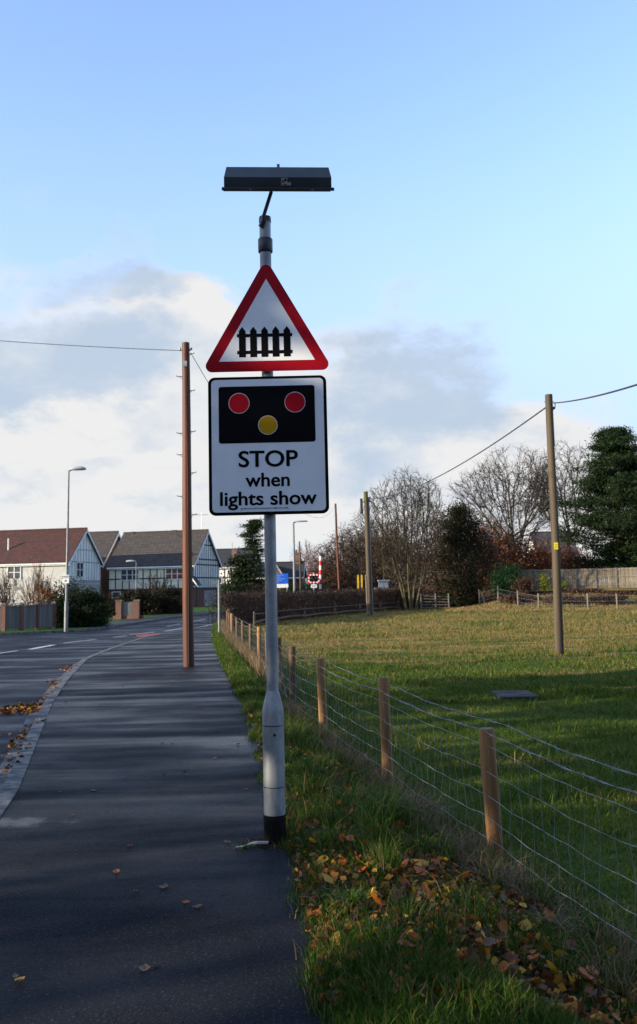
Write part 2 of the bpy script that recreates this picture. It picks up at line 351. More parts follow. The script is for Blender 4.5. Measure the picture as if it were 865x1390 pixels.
M['panelp']=wood('pale_fence_boards',(.20,.17,.125),(.11,.09,.065),1.0)
M['blue']=mat('blue_sign_sheet',(.015,.09,.48),.4)
M['white']=mat('white_sheet',(.75,.75,.74),.5,var=(.6,.6,.6),vscale=8)
M['redp']=mat('red_paint',(.60,.015,.02),.45)
M['greyb']=mat('grey_cabinet',(.45,.46,.45),.6,var=(.3,.3,.3),vscale=3)
M['lampgrey']=mat('lamp_post_grey',(.17,.18,.19),.5,.3,var=(.12,.13,.14),vscale=3)
M['lampwhite']=mat('lamp_head_white',(.34,.35,.36),.4)
M['yellowp']=mat('yellow_paint',(.60,.38,.02),.5,var=(.4,.26,.03),vscale=3)
M['alu']=mat('antenna_aluminium',(.25,.26,.28),.4,.6)
M['soil']=mat('wet_soil',(.010,.008,.006),.95,spec=.05,var=(.04,.03,.02),vscale=20,bump=.02,bscale=25)

# ------------------------------------------------------------------ lines on the ground
yR=[-12,0,4.24,5.73,6.33,9.37,12.43,16.24,21.74,28.76,35.77,43.3,47.0]
xR_=[1.2,.25,-.04,-.17,-.28,-.61,-.98,-1.52,-2.31,-3.26,-4.08,-4.9,-4.93]
yF=[-12,4.57,6.38,8.81,11.74,14.2,16.9,21.53,26.98,33.07,40,47]
xF_=[4.9,1.47,1.09,.58,.0,-.45,-.77,-1.42,-2.26,-3.15,-4.0,-4.6]
yK=[-12,0,4,7.71,10.45,13.61,17.28,22.64,26.5,32.87,37.03,43.3,50,58,66,80,95,110]
xK_=[-.2,-1.1,-1.95,-2.61,-3.27,-4.03,-4.8,-5.77,-6.03,-6.25,-5.7,-5.02,-4.6,-3.4,-1.8,1.5,5.5,10]
xR=lambda y:np.interp(y,yR,xR_); xF=lambda y:np.interp(y,yF,xF_); xK=lambda y:np.interp(y,yK,xK_)
def sm(t): t=np.clip(t,0,1); return t*t*(3-2*t)
def verge_z(x,y):
    a=xR(y); b=xF(y); t=np.clip((x-a)/np.maximum(b-a,.05),0,1)
    return np.interp(t,[0,.12,.4,1],[-.005,.03,.01,-.25])+.018*np.sin(x*7+y*3)*np.sin(y*5.3)*np.sin(np.pi*t)
def field_z(x,y):
    bank=1.35*sm((y-65)/8)*sm((x-9.5)/9)
    return -.25+bank+.03*np.sin(x*.9)*np.sin(y*.7+1)*sm((x-xF(y))/1.0)
def grid(name,xs_fn,ys,n,zf,m,kind='structure',lab=None):
    V=[]
    for y in ys:
        a,b=xs_fn(y)
        for i in range(n+1):
            x=a+(b-a)*(i/n)**1.0; V.append((x,y,float(zf(x,y))))
    V=np.array(V); Fq=[]
    for j in range(len(ys)-1):
        for i in range(n):
            p=j*(n+1)+i; Fq.append((p,p+1,p+n+2,p+n+1))
    o=np_mesh(name,V,np.array(Fq),m,smooth=True); tag(o,kind=kind); return o
b=MB(); b.add([(-4000,-400,-.42),(4000,-400,-.42),(4000,5000,-.42),(-4000,5000,-.42)],[(0,1,2,3)]); tag(b.build('ground',M['earth']),kind='structure')
ys=list(np.arange(-12,47.3,.25)); grid('grass_verge',lambda y:(xR(y),xF(y)),ys,16,verge_z,M['vergeg'])
def wob(x,y): return field_z(x,y)
ys=list(np.arange(-12,30,1.0))+list(np.arange(30,96,1.5)); 
grid('field',lambda y:(float(np.interp(y,[-12,47,52,67,75,96],[float(xF(-12)),-4.6,-2.9,3.0,5.5,12])) if y>44 else float(xF(y)),70.0),ys,60,field_z,M['field'])
# pavement with kerb, gutter and road
ysp=list(np.arange(-12,47.1,.5))
V=[];Fq=[]
for y in ysp:
    for i in range(5): V.append((float(xK(y))+.14+(float(xR(y))+.03-float(xK(y))-.14)*i/4,y,0.0))
for j in range(len(ysp)-1):
    for i in range(4): p=j*5+i; Fq.append((p,p+1,p+6,p+5))
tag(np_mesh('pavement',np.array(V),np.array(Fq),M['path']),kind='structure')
kb=MB(); gt=MB()
yy=-12.0; 
while yy<108:
    y1=yy+.9
    a=Vector((float(xK(yy)),yy,0)); c=Vector((float(xK(y1)),y1,0)); d=(c-a).normalized(); nrm=Vector((d.y,-d.x,0))
    g=.010
    p0=a+d*g; p1=c-d*g
    kb.add([p0+Vector((0,0,.012)),p0+nrm*.135+Vector((0,0,.012)),p1+nrm*.135+Vector((0,0,.012)),p1+Vector((0,0,.012)),
            p0-nrm*.015+Vector((0,0,-.14)),p0+nrm*.135+Vector((0,0,-.14)),p1+nrm*.135+Vector((0,0,-.14)),p1-nrm*.015+Vector((0,0,-.14))],
           [(0,1,2,3),(0,3,7,4),(1,5,6,2),(0,4,5,1),(3,2,6,7)])
    q0=p0-nrm*.02; q1=p1-nrm*.02
    gt.add([q0-nrm*.15+Vector((0,0,-.094)),q0+Vector((0,0,-.094)),q1+Vector((0,0,-.094)),q1-nrm*.15+Vector((0,0,-.094))],[(0,1,2,3)])
    yy=y1
tag(kb.build('kerb',M['kerb']),kind='structure'); tag(gt.build('gutter',M['kerb']),kind='structure')
FK=[(-60,20),(-34,30),(-20,35.4),(-13.2,38.57),(-10.74,40.73),(-9.89,44),(-9.71,48.3),(-9.26,57.2),(-7.8,65.6),(-4.2,80),(0,95),(4.5,110)]
NK=[(float(xK(y))+.05,y) for y in yK]
b=MB(); poly=NK+[(x,y) for x,y in FK[::-1]]+[(-60,18),(-34,20),(-20,22),(-14.5,22),(-12.5,18),(-11.5,8),(-9,-12)]
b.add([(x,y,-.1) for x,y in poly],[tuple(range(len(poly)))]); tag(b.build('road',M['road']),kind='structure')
# far verge
b=MB(); pf=FK+[(-2,130),(-120,130),(-120,20)]; b.add([(x,y,.0) for x,y in pf],[tuple(range(len(pf)))]); 
o=tag(b.build('far_grass_verge',M['farv']),kind='structure')
fk=MB()
def offs(P,dist):
    out=[]
    for i,p in enumerate(P):
        a=Vector(P[max(i-1,0)]); c=Vector(P[min(i+1,len(P)-1)]); d=(c-a).normalized(); out.append((p[0]+d.y*dist,p[1]-d.x*dist))
    return out
FKf=[]
for i in range(len(FK)-1):
    for k in range(6): FKf.append((FK[i][0]+(FK[i+1][0]-FK[i][0])*k/6,FK[i][1]+(FK[i+1][1]-FK[i][1])*k/6))
FKf.append(FK[-1])
oa=offs(FKf,.08); ob=offs(FKf,-.06)
for i in range(len(FKf)-1):
    a0,a1,b0,b1=oa[i],oa[i+1],ob[i],ob[i+1]
    fk.add([(*a0,.015),(*a1,.015),(*b1,.015),(*b0,.015),(*a0,-.15),(*a1,-.15),(*b1,-.15),(*b0,-.15)],[(3,2,1,0),(0,1,5,4),(2,3,7,6)])
tag(fk.build('far_kerb',M['kerb']),kind='structure')
# strip of pavement beside the far kerb
pb=MB(); oc=offs(FKf,-1.6)
sel=[i for i in range(len(FKf)) if 41<FKf[i][1]<100 and FKf[i][0]<5]
for i in sel[:-1]:
    k0=min(1,max(0,(FKf[i][1]-41)/8)); k1=min(1,max(0,(FKf[i+1][1]-41)/8))
    e0=(ob[i][0]+(oc[i][0]-ob[i][0])*k0,ob[i][1]+(oc[i][1]-ob[i][1])*k0); e1=(ob[i+1][0]+(oc[i+1][0]-ob[i+1][0])*k1,ob[i+1][1]+(oc[i+1][1]-ob[i+1][1])*k1)
    pb.add([(*ob[i],.006),(*ob[i+1],.006),(*e1,.006),(*e0,.006)],[(0,1,2,3)])
tag(pb.build('far_pavement',M['road']),kind='structure')
b=MB(); pn=[(-9,-12),(-11.5,8),(-12.5,18),(-14.5,22),(-20,22),(-34,20),(-60,18),(-60,-12)]; pn=pn[::-1]; b.add([(x,y,0) for x,y in pn],[tuple(range(len(pn)))][::-1]); tag(b.build('near_left_verge',M['farv']),kind='structure')
# road markings
mk=MB()
def dash(p,q,wd=.12,z=-.094):
    a=Vector((*p,z)); c=Vector((*q,z)); d=(c-a).normalized(); n=Vector((d.y,-d.x,0))*wd/2
    mk.add([a-n,a+n,c+n,c-n],[(0,1,2,3)])
for p,q,wd in [((-9.9,24.0),(-9.45,26.4),.12),((-9.3,27.0),(-9.1,28.2),.12),((-8.9,28.7),(-8.8,30.9),.22),((-8.72,31.9),(-8.15,34.0),.12),((-7.55,37.0),(-6.95,39.0),.12),
            ((-6.6,39.6),(-6.3,42.6),.12),((-5.6,43.4),(-5.35,47.5),.14),((-7.4,45),(-7.2,48),.12),((-7.1,51),(-6.7,54),.12),((-10.3,22),(-10.0,23.3),.12),((-7.8,35.2),(-7.55,36.4),.10)]: dash(p,q,wd)
tag(mk.build('road_markings',M['paint']),kind='structure')
rp=MB(); rp.add([(-5.6+.62*math.cos(a)*(1+.1*math.sin(3*a)),36.2+1.5*math.sin(a),-.0935) for a in np.linspace(0,2*math.pi,20,endpoint=False)],[tuple(range(20))])
for v in range(len(rp.v)): rp.v[v]=(rp.v[v][0]-.95,rp.v[v][1]+.2,rp.v[v][2])
tag(rp.build('red_road_patch',M['redroad']),kind='structure')

# ------------------------------------------------------------------ the level crossing sign
SY=6.05
sg=empty('level_crossing_sign',(-.32,SY+.05,0),0,'signpost carrying red triangle, white STOP when lights show plate and black lamp hood','road sign')
sg.rotation_euler=(0,R_(-.15),0)
def lathe(prof,n=32): # list of (r,z)
    v=[];f=[]
    for r,z in prof:
        for k in range(n): a=2*math.pi*k/n; v.append((r*math.cos(a),r*math.sin(a),z))
    for i in range(len(prof)-1):
        for k in range(n): f.append((i*n+k,i*n+(k+1)%n,(i+1)*n+(k+1)%n,(i+1)*n+k))
    f.append(tuple(range(n-1,-1,-1))); f.append(tuple((len(prof)-1)*n+k for k in range(n)))
    return v,f
b=MB(); b.add(*lathe([(.0385,.86),(.0385,4.11)])); post=b.build('post',M['galv'],sg,True)
b=MB(); b.add(*lathe([(.042,4.078),(.042,4.10),(.040,4.115),(.034,4.118)])); b.build('post_cap',M['darkmetal'],post,True)
b=MB(); b.add(*lathe([(.069,.17),(.069,.80),(.066,.83),(.046,.915),(.041,.93),(.0385,.94)])); base=b.build('base_sleeve',M['galv2'],sg,True)
b=MB(); b.add(*lathe([(.0705,.34),(.0705,.344),(.069,.346)])); b.build('access_door_seam',M['darkmetal'],base,True)
b=MB(); b.add(*lathe([(.0705,.72),(.0705,.724),(.069,.726)])); b.build('access_door_seam',M['darkmetal'],base,True)
b=MB(); b.tube([(.012,-.069,.67),(.012,-.074,.67)],.009,12); b.build('door_lock',M['darkmetal'],base,True)
b=MB(); b.add(*lathe([(.0715,-.02),(.0715,.172)])); b.build('black_base',M['bitumen'],sg,True)
b=MB(); b.add(*lathe([(.047,3.865),(.050,3.87),(.050,3.955),(.047,3.96)])); b.build('collar',M['darkmetal'],sg,True)
# lamp hood
lx0,lx1=-.60+.32,.145+.32
hood=MB()
prof=[(-.055,0),(.09,-.02),(.10,.12),(-.01,.155),(-.045,.092)]   # y,z with the visible side to -y
prof=[(-.06,.022),(-.06,.086),(-.022,.150),(.10,.150),(.14,.02)]
def hoodx(pr,x0,x1,ins):
    n=len(pr); v=[(x0+(ins if z>.1 else 0),y,z) for y,z in pr]+[(x1-(ins if z>.1 else 0),y,z) for y,z in pr]
    f=[tuple(range(n)),tuple(range(2*n-1,n-1,-1))]+[(i,i+n,(i+1)%n+n,(i+1)%n) for i in range(n)]
    hood.add(v,f)
hoodx(prof,lx0+.015,lx1-.01,.018)
lamp=hood.build('lamp_hood',M['lampback'],sg,False,.004); lamp.location=(0,-.10,4.262); lamp.rotation_euler=(R_(25),0,R_(3.5))
b=MB(); b.b2((lx0,-.072,0),(lx1+.008,.155,.021)); b.build('lamp_lip',M['lampback'],lamp,False,.003)
b=MB(); b.tube([(.10,.02,.148),(.10,.02,.17)],.010,12); b.build('fixing_bolt',M['galv'],lamp,True)
for x_ in (lx0+.19,lx1-.14): b=MB(); b.tube([(x_,-.074,.008),(x_,-.084,.008)],.007,8); b.build('fixing_bolt',M['galv'],lamp,True)
b=MB(); b.b2((.118,-.0635,.034),(.158,-.0605,.082),0); b.b2((.1585,-.0635,.034),(.183,-.0605,.054),0); b.b2((.123,-.0642,.052),(.137,-.0636,.066),1); b.b2((.138,-.0642,.062),(.153,-.0636,.076),2)
b.b2((.123,-.0642,.038),(.153,-.0636,.042),2)
b.build('maker_sticker',[mat('sticker_grey',(.35,.35,.36),.5),mat('sticker_red',(.30,.02,.03),.5),M['signblack']],lamp)
b=MB(); b.b2((-.27,-.03,-.006),(.45,.11,.001)); b.build('diffuser',M['white'],lamp)
b=MB(); b.tube([(-.015,-.03,4.045),(-.005,-.062,4.10),(.05,-.07,4.265)],.0125,12); b.tube([(-.028,-.036,4.03),(-.006,-.05,4.075)],.018,10); b.build('lamp_arm',M['darkmetal'],sg,True)
# triangle with rounded corners
def rounded(poly,r,n=8):
    out=[]; m=len(poly)
    for i in range(m):
        p0=Vector(poly[i-1]); p=Vector(poly[i]); p2=Vector(poly[(i+1)%m])
        a=(p0-p).normalized(); c=(p2-p).normalized(); ang=a.angle(c); d=r/math.tan(ang/2); bis=(a+c).normalized(); cen=p+bis*(r/math.sin(ang/2))
        s=p+a*d-cen; e=p+c*d-cen; a0=math.atan2(s.y,s.x); a1=math.atan2(e.y,e.x)
        while a1<a0: a1+=2*math.pi
        if a1-a0>math.pi: a1-=2*math.pi
        for k in range(n+1): q=a0+(a1-a0)*k/n; out.append((cen.x+r*math.cos(q),cen.y+r*math.sin(q)))
    return out
ox=.32
y0=-.062
TR=[(-.435,3.030),(.435,3.030),(0,3.79)]
TR=[(-.437,3.026),(.440,3.026),(.004,3.800)]
tri=rounded(TR,.042)
b=MB(); b.prism(tri,y0,y0+.004); tp=b.build('warning_triangle',M['signred'],sg)
cenx=.002; ins=[(-.317,3.096),(.320,3.096),(.004,3.658)]
b=MB(); b.prism(ins,y0-.0012,y0-.0001); b.build('white_face',M['signwhite'],tp)
b=MB(); b.prism([(x*.985,(z-3.28)*.985+3.28) for x,z in tri],y0+.0045,y0+.007); b.b2((-.25,y0+.008,3.16),(.25,y0+.03,3.19)); b.b2((-.09,y0+.008,3.50),(.09,y0+.03,3.53)); b.build('sign_back',M['signback'],tp)
b=MB(); gx=-.012
for k in range(5):
    cx=gx-.149+.0745*k; hw=.0225
    b.prism([(cx-hw,3.122),(cx+hw,3.122),(cx+hw,3.300),(cx,3.330),(cx-hw,3.300)],y0-.0024,y0-.0013)
for z in (3.155,3.270):
    xs=[gx-.184]
    for k in range(5): cx=gx-.149+.0745*k; xs+= [cx-.0228,cx+.0228]
    xs.append(gx+.184)
    for i in range(0,len(xs),2): b.b2((xs[i],y0-.0024,z-.0115),(xs[i+1],y0-.0013,z+.0115))
b.build('gate_symbol',M['signblack'],tp)
# the plate
px0,px1,pz0,pz1=-.392,.392,2.070,2.990
pl=MB(); pl.prism(rounded([(px0,pz0),(px1,pz0),(px1,pz1),(px0,pz1)],.045),y0,y0+.004); plate=pl.build('lights_plate',M['signblack'],sg)
b=MB(); b.prism(rounded([(px0+.021,pz0+.021),(px1-.021,pz0+.021),(px1-.021,pz1-.018),(px0+.021,pz1-.018)],.028),y0-.0012,y0-.0001); b.build('white_face',M['signwhite'],plate)
b=MB(); b.prism(rounded([(-.323,2.545),(.313,2.545),(.313,2.925),(-.323,2.925)],.018),y0-.0024,y0-.0013); pn_=b.build('signal_panel',M['signblack'],plate)
def disc(cx,cz,r,m,name):
    b=MB(); b.prism([(cx+(r+.003)*math.cos(a),cz+(r+.003)*math.sin(a)) for a in np.linspace(0,2*math.pi,48,endpoint=False)],y0-.0032,y0-.0025,0)
    b.prism([(cx+r*math.cos(a),cz+r*math.sin(a)) for a in np.linspace(0,2*math.pi,48,endpoint=False)],y0-.0040,y0-.0033,1)
    return b.build(name,[M['signwhite'],m],plate)
disc(-.188,2.812,.066,M['signred2'],'red_light_disc'); disc(.182,2.812,.066,M['signred2'],'red_light_disc'); disc(.0,2.662,.061,M['signamber'],'amber_light_disc')
text_mesh('STOP',.150,'lettering_stop',M['signblack'],plate,(-.003,y0-.0019,2.388),.0032,sx=1.09)
text_mesh('when',.128,'lettering_when',M['signblack'],plate,(-.003,y0-.0019,2.257),.0028,sx=1.04)
text_mesh('lights show',.128,'lettering_lights_show',M['signblack'],plate,(-.008,y0-.0019,2.136),.0028,sx=1.10)
b=MB(); b.b2((-.185,y0-.0019,2.108),(.125,y0-.0013,2.118)); b.b2((-.185,y0-.0019,2.100),(-.178,y0-.0013,2.108)); b.build('small_print_strip',mat('worn_grey_print',(.20,.205,.22),.6,var=(.45,.46,.48),vscale=60),plate)
b=MB(); b.prism(rounded([(px0+.004,pz0+.004),(px1-.004,pz0+.004),(px1-.004,pz1-.004),(px0+.004,pz1-.004)],.045),y0+.0045,y0+.006)
for z in (2.25,2.78): b.b2((-.3,y0+.0065,z),(.3,y0+.028,z+.03)); b.b2((-.06,y0+.028,z),(.06,y0+.11,z+.028))
b.build('sign_back',M['signback'],plate)
# soil ring and litter at the foot
b=MB(); b.add([(-.33+ (.13+.03*math.sin(5*a)+.02*math.sin(11*a)+.05*(math.cos(a)<-.4))*math.cos(a),SY+.03+(.13+.03*math.sin(3*a)+.02*math.sin(13*a))*math.sin(a),.003) for a in np.linspace(0,2*math.pi,60,endpoint=False)],[tuple(range(60))])
tag(b.build('soil_patch',M['soil']),kind='structure')
b=MB(); b.tube([(-.50,5.98,.012),(-.46,6.0,.020),(-.43,6.0,.022),(-.36,6.02,.018)],[.003,.009,.012,.010],7); b.tube([(-.56,5.97,.008),(-.49,5.985,.010)],[.003,.006],5)
tag(b.build('crumpled_wrapper',M['greyb']),'small crumpled white wrapper lying on the pavement at the foot of the signpost','litter')

# ------------------------------------------------------------------ utility poles
def pole(name,label,x,y,z0,h,r0,r1,m,lean=(0,0),cat='utility pole',nm='shaft'):
    e=empty(name,(x,y,z0),0,label,cat); e.rotation_euler=(lean[1],lean[0],0)
    b=MB(); n=9; P=[];rs=[]
    for i in range(n+1):
        k=i/n; P.append((.012*math.sin(k*5+x),.01*math.cos(k*4),h*k-.05*(i==0))); rs.append(r0+(r1-r0)*k)
    b.tube(P,rs,16); b.build(nm,m,e,True); return e
tp1=pole('telegraph_pole','tall red brown wooden telegraph pole with metal climbing steps standing in the pavement',-2.80,19.83,0,6.97,.118,.082,M['telewood'],(R_(-.45),0))
for i,z in enumerate([6.72,6.22,5.9,5.0,4.97,4.5,4.1,3.6,3.2,2.75,2.35]):
    s_=-1 if i%2 else 1
    if i in (3,4): s_=1 if i==3 else -1
    rr=.112-.03*z/7
    b=MB(); b.tube([(s_*rr*.7,-.01,z),(s_*(rr+.10),-.02,z),(s_*(rr+.115),-.02,z+.025)],.0085,6)
    b.tube([(s_*(rr-.02),-.012,z-.06),(s_*(rr+.05),-.015,z-.005)],.005,5); b.build('climbing_step',M['darkmetal'],tp1,True)
b=MB(); b.b2((-.045,-.115,6.42),(.045,-.085,6.54)); b.b2((-.09,-.02,6.79),(.11,.02,6.83)); b.tube([(-.12,0,6.81),(-.12,0,6.87)],.022,8); b.tube([(.13,0,6.81),(.13,0,6.86)],.02,8); b.build('cable_bracket',M['galv'],tp1)
b=MB(); b.tube([(.02,-.085,6.4),(.03,-.10,4.0),(.02,-.112,1.5),(.01,-.12,.05)],.007,5); b.build('earth_cable',M['cable'],tp1)
rp_=pole('wooden_pole','weathered wooden pole alone in the field with yellow tag and green algae top',6.13,24.34,-.26,6.83,.118,.092,[M['greenwood'],M['algae']][0],(R_(.45),0))
b=MB(); b.tube([(.005,0,5.45),(.0,0,6.0),(0,0,6.845)],[.1,.0985,.0945],16); b.build('algae_top',M['algae'],rp_,True)
b=MB(); b.b2((-.052,-.118,2.72),(.045,-.108,2.90),0)
for k,(a0,a1) in enumerate([(-.035,.028),(-.03,.02),(-.035,.03)]): b.b2((a0,-.1195,2.76+.04*k),(a1,-.1183,2.773+.04*k),1)
b.build('yellow_tag',[M['yellow'],mat('tag_print',(.2,.15,.02),.6)],rp_)
b=MB(); b.tube([(.09,0,6.42),(.15,-.01,6.5),(.16,-.01,6.62),(.13,-.01,6.6)],.012,6); b.tube([(-.13,0,6.65),(.13,0,6.65)],.010,6); b.b2((.09,-.03,6.45),(.15,.02,6.51)); b.build('cable_hook',M['darkmetal'],rp_)
p3=pole('wooden_pole','pale grey wooden pole with mossy top in front of the long brown hedge',3.14,59.9,-.27,7.95,.17,.13,M['greenwood'],(R_(-.72),0))
b=MB(); b.tube([(0,0,7.35),(0,0,8.0)],[.15,.14],12); b.build('mossy_top',M['algae'],p3,True)
b=MB(); b.box((-.30,0,7.05),(.16,.2,1.0)); b.box((.20,0,7.5),(.14,.3,.25)); b.b2((-.3,-.02,7.3),(.2,.02,7.36)); b.build('transformer_fitting',M['darkmetal'],p3)
b=MB(); b.tube([(.16,-.02,.1),(.16,-.02,7.3)],.045,8); b.build('cable_guard',M['lampgrey'],p3)
b=MB(); b.tube([(-.17,-.05,0),(-.17,-.05,2.6)],.07,8); b.build('short_stay_post',M['palewood'],p3)
p4=pole('wooden_pole','slim leaning dark brown wooden pole rising behind the hedge against the brown trees',1.62,80,-.1,8.9,.12,.085,M['telewood'],(R_(-1.3),0))
p5=pole('wooden_pole','thin dark wooden pole between the distant chimney and the raised barrier',-1.95,92,-.1,6.3,.10,.07,M['greenwood'],(R_(-.6),0))
def cable(P0,P1,sag,r,m,label):
    b=MB(); P=[]
    for i in range(41):
        k=i/40; p=Vector(P0).lerp(Vector(P1),k); p.z-=sag*4*k*(1-k); P.append(p)
    b.tube(P,r,6); return tag(b.build('overhead_cable',m,smooth=True),label,'cable')
ax_,az_=AT(744,551,24.3); bx_2,bz_2=AT(752,547,24.3)
c1=cable((ax_,24.3,az_),(3.12,59.8,7.25),.62,.019,M['cable'],'thick black overhead cable from the tagged field pole back to the mossy topped pole')
xw,zw=AT(865,501,14.5); d=(Vector((xw,14.5,zw))-Vector((bx_2,24.3,bz_2)))
cable((bx_2,24.3,bz_2),tuple(Vector((bx_2,24.3,bz_2))+d*2.2),.25,.017,M['cable'],'thick black overhead cable from the tagged field pole out to the upper right')
xw,zw=AT(-60,451,21)
cable((-2.92,19.83,6.8),tuple(Vector((-2.92,19.83,6.8))+(Vector((xw,21,zw))-Vector((-2.92,19.83,6.8)))*2),.12,.009,M['thincable'],'thin grey overhead wire from the red brown telegraph pole to the left edge')
cable((-2.74,19.85,6.75),(1.45,80,8.7),2.2,.008,M['thincable'],'thin grey overhead wire running from the red brown telegraph pole behind the signs')
# ------------------------------------------------------------------ lamps
def lamp_post(x,y,h,r,label,side=1,head=.55,z0=0,plate_=False,m='lampgrey'):
    e=empty('street_lamp',(x,y,z0),0,label,'street lamp')
    b=MB(); b.add(*lathe([(r*1.5,-.05),(r*1.5,1.15),(r,1.3),(r*.62,h)],14)); b.build('post',M[m],e,True)
    b=MB(); b.tube([(0,0,h-.02),(side*head*.2,0,h+.05)],r*.55,8); b.build('bracket_arm',M[m],e,True)
    b=MB(); c=(side*head*.55,0,h+.07)
    v=[];f=[]; n=12
    for i,(k,rr,zz) in enumerate([(-.5,.03,0),(-.42,.085,.01),(-.1,.125,.03),(.25,.12,.03),(.45,.07,.01),(.5,.02,0)]):
        for q in range(n): a=2*math.pi*q/n; v.append((c[0]+side*k*head,c[1]+rr*1.1*math.cos(a),c[2]+zz+rr*.75*math.sin(a)))
    for i in range(5):
        for q in range(n): f.append((i*n+q,i*n+(q+1)%n,(i+1)*n+(q+1)%n,(i+1)*n+q))
    b.add(v,f); b.build('lamp_head',M['lampwhite'],e,True)
    return e
l1=lamp_post(-10.87,39.96,6.85,.058,'tall grey street lamp with small white notice on the far grass verge',1,.72)
l1.rotation_euler=(0,R_(.35),0)
b=MB(); b.b2((-.13,-.16,2.0),(.13,-.13,2.36),0); b.b2((-.05,-.1625,2.07),(.04,-.1605,2.13),2); b.b2((-.12,-.1625,2.28),(.12,-.1605,2.31),2); b.b2((-.12,-.1625,2.22),(.12,-.1605,2.24),2)
b.build('white_notice',[M['white'],M['signred'],M['darkmetal']],l1)
xx,zz=AT(185,763,80); lamp_post(xx,80,zz,.055,'short street lamp with white head before the cream timbered house',-1,.85)
xx,zz=AT(398.5,709,88); lamp_post(XAT(400,88),88,zz,.13,'tall street lamp behind the hedge beside the distant brick chimney',1,1.3)
e=empty('grey_post',(XAT(298,33.4,862),33.36,0),0,'plain thin grey steel post at the end of the grass verge before the hedge','post')
b=MB(); b.add(*lathe([(.044,-.05),(.044,1.93),(.03,1.95)],12)); b.build('post',M['lampgrey'],e,True)
b=MB(); b.b2((-.24,-.03,1.80),(-.05,.0,1.93)); b.b2((-.05,-.02,1.84),(.02,.0,1.89)); b.build('small_bracket_plate',M['lampgrey'],e)
# ------------------------------------------------------------------ near wire fence
fe=empty('wire_fence',(.5,9,-.25),0,'wire netting fence with barbed top strand on round wooden posts between verge and field','fence')
FO=Vector((.5,9,-.25))
posts=[(3.95,.97,.050,'postwood',0),(6.30,.895,.052,'postwood',R_(-1.7)),(8.81,1.00,.049,'postwood',R_(-.6)),(11.74,.97,.052,'postwood',R_(-1.2)),(14.25,.97,.050,'postold',R_(.3)),(16.95,.97,.048,'postold',0),
       (19.4,.95,.048,'postold',0),(21.6,.98,.052,'postwood',0),(24.3,.95,.045,'postold',R_(1)),(27,.95,.045,'postold',0),(30,.95,.045,'postold',0),(33.1,1.0,.052,'postwood',0),(36.5,.95,.05,'postold',0),(40,.95,.05,'postold',0),(44,.95,.05,'postold',0)]
for y,h,r,mt,ln in posts:
    x=float(xF(y)); b=MB(); zb=-.30; h2=h+.05
    n=14; pr=[]
    b.tube([(0,0,0),(0.003,0,h2*.4),(-.002,.002,h2*.8),(0,0,h2-.012),(0,0,h2)],[r*1.02,r,r*1.01,r,r*.93],n)
    o=b.build('post',[M[mt]],fe,True); o.data.materials.append(M['posttop']); o.data.polygons[-1].material_index=1
    o.location=Vector((x,y,zb))-FO; o.rotation_euler=(0,ln,random.random()*6)
    o.rotation_euler=Matrix.Rotation(ln,3,'Y').to_euler()
def wire_line(h,dx,r,amp=.012,step=.3,y0=1.0,y1=46,seed=0,n=4,droop=.03):
    P=[]; y=y0; k=0
    ps=[p[0] for p in posts]
    while y<=y1:
        st=step if y<16 else step*2
        i=np.searchsorted(ps,y); a=ps[i-1] if i>0 else ps[0]-2.5; c=ps[i] if i<len(ps) else ps[-1]+3
        tt=(y-a)/max(c-a,.1); s_=droop*4*tt*(1-tt)
        P.append((float(xF(y))+dx,y,-.25+h-s_+amp*math.sin(y*9.1+seed*2.3)*math.sin(y*3.7+seed)))
        y+=st; k+=1
    return P
def loc(P): return [tuple(Vector(p)-FO) for p in P]
wn=MB(); hs=[.80,.635,.475,.335,.205,.09]
lines=[]
for i,h in enumerate(hs):
    P=wire_line(h,-.055,.002,.010 if i else .007,.18,seed=i); lines.append(P); wn.tube(loc(P),.0017,4,cap=False)
y=1.1
while y<46:
    def pt(P):
        ar=np.array(P); return (float(np.interp(y,ar[:,1],ar[:,0])),y,float(np.interp(y,ar[:,1],ar[:,2])))
    jit=random.uniform(-.015,.015)
    Q=[pt(P) for P in lines]; Q=[(q[0]+.012*math.sin(i*2+y*5)*(0 if i in (0,5) else 1),q[1]+jit*i*.4,q[2]) for i,q in enumerate(Q)]
    wn.tube(loc(Q),.0016,3,cap=False); y+=.155 if y<22 else .3
wn.build('wire_netting',M['wire'],fe)
def barbed(h,dx,seed):
    P=wire_line(h,dx,.003,.006,.12,seed=seed,y1=46); b=MB()
    for ph in (0,math.pi):
        Q=[(p[0]+.0028*math.cos(p[1]*60+ph),p[1],p[2]+.0028*math.sin(p[1]*60+ph)) for p in P]; b.tube(loc(Q),.0018,4,cap=False)
    o=b.build('barbed_wire',M['wire'],fe); bb=MB(); y=1.2; ar=np.array(P)
    while y<30:
        c=Vector((float(np.interp(y,ar[:,1],ar[:,0])),y,float(np.interp(y,ar[:,1],ar[:,2]))))-FO
        for s_ in range(2):
            d=Vector((random.uniform(-1,1),random.uniform(-.4,.4),random.uniform(-1,1))).normalized()*.019
            bb.tube([c-d,c+d],[.0009,.0013],3,cap=False)
        y+=.11
    bb.build('barbs',M['wire'],o)
barbed(.885,-.056,1); barbed(.93,.058,4)
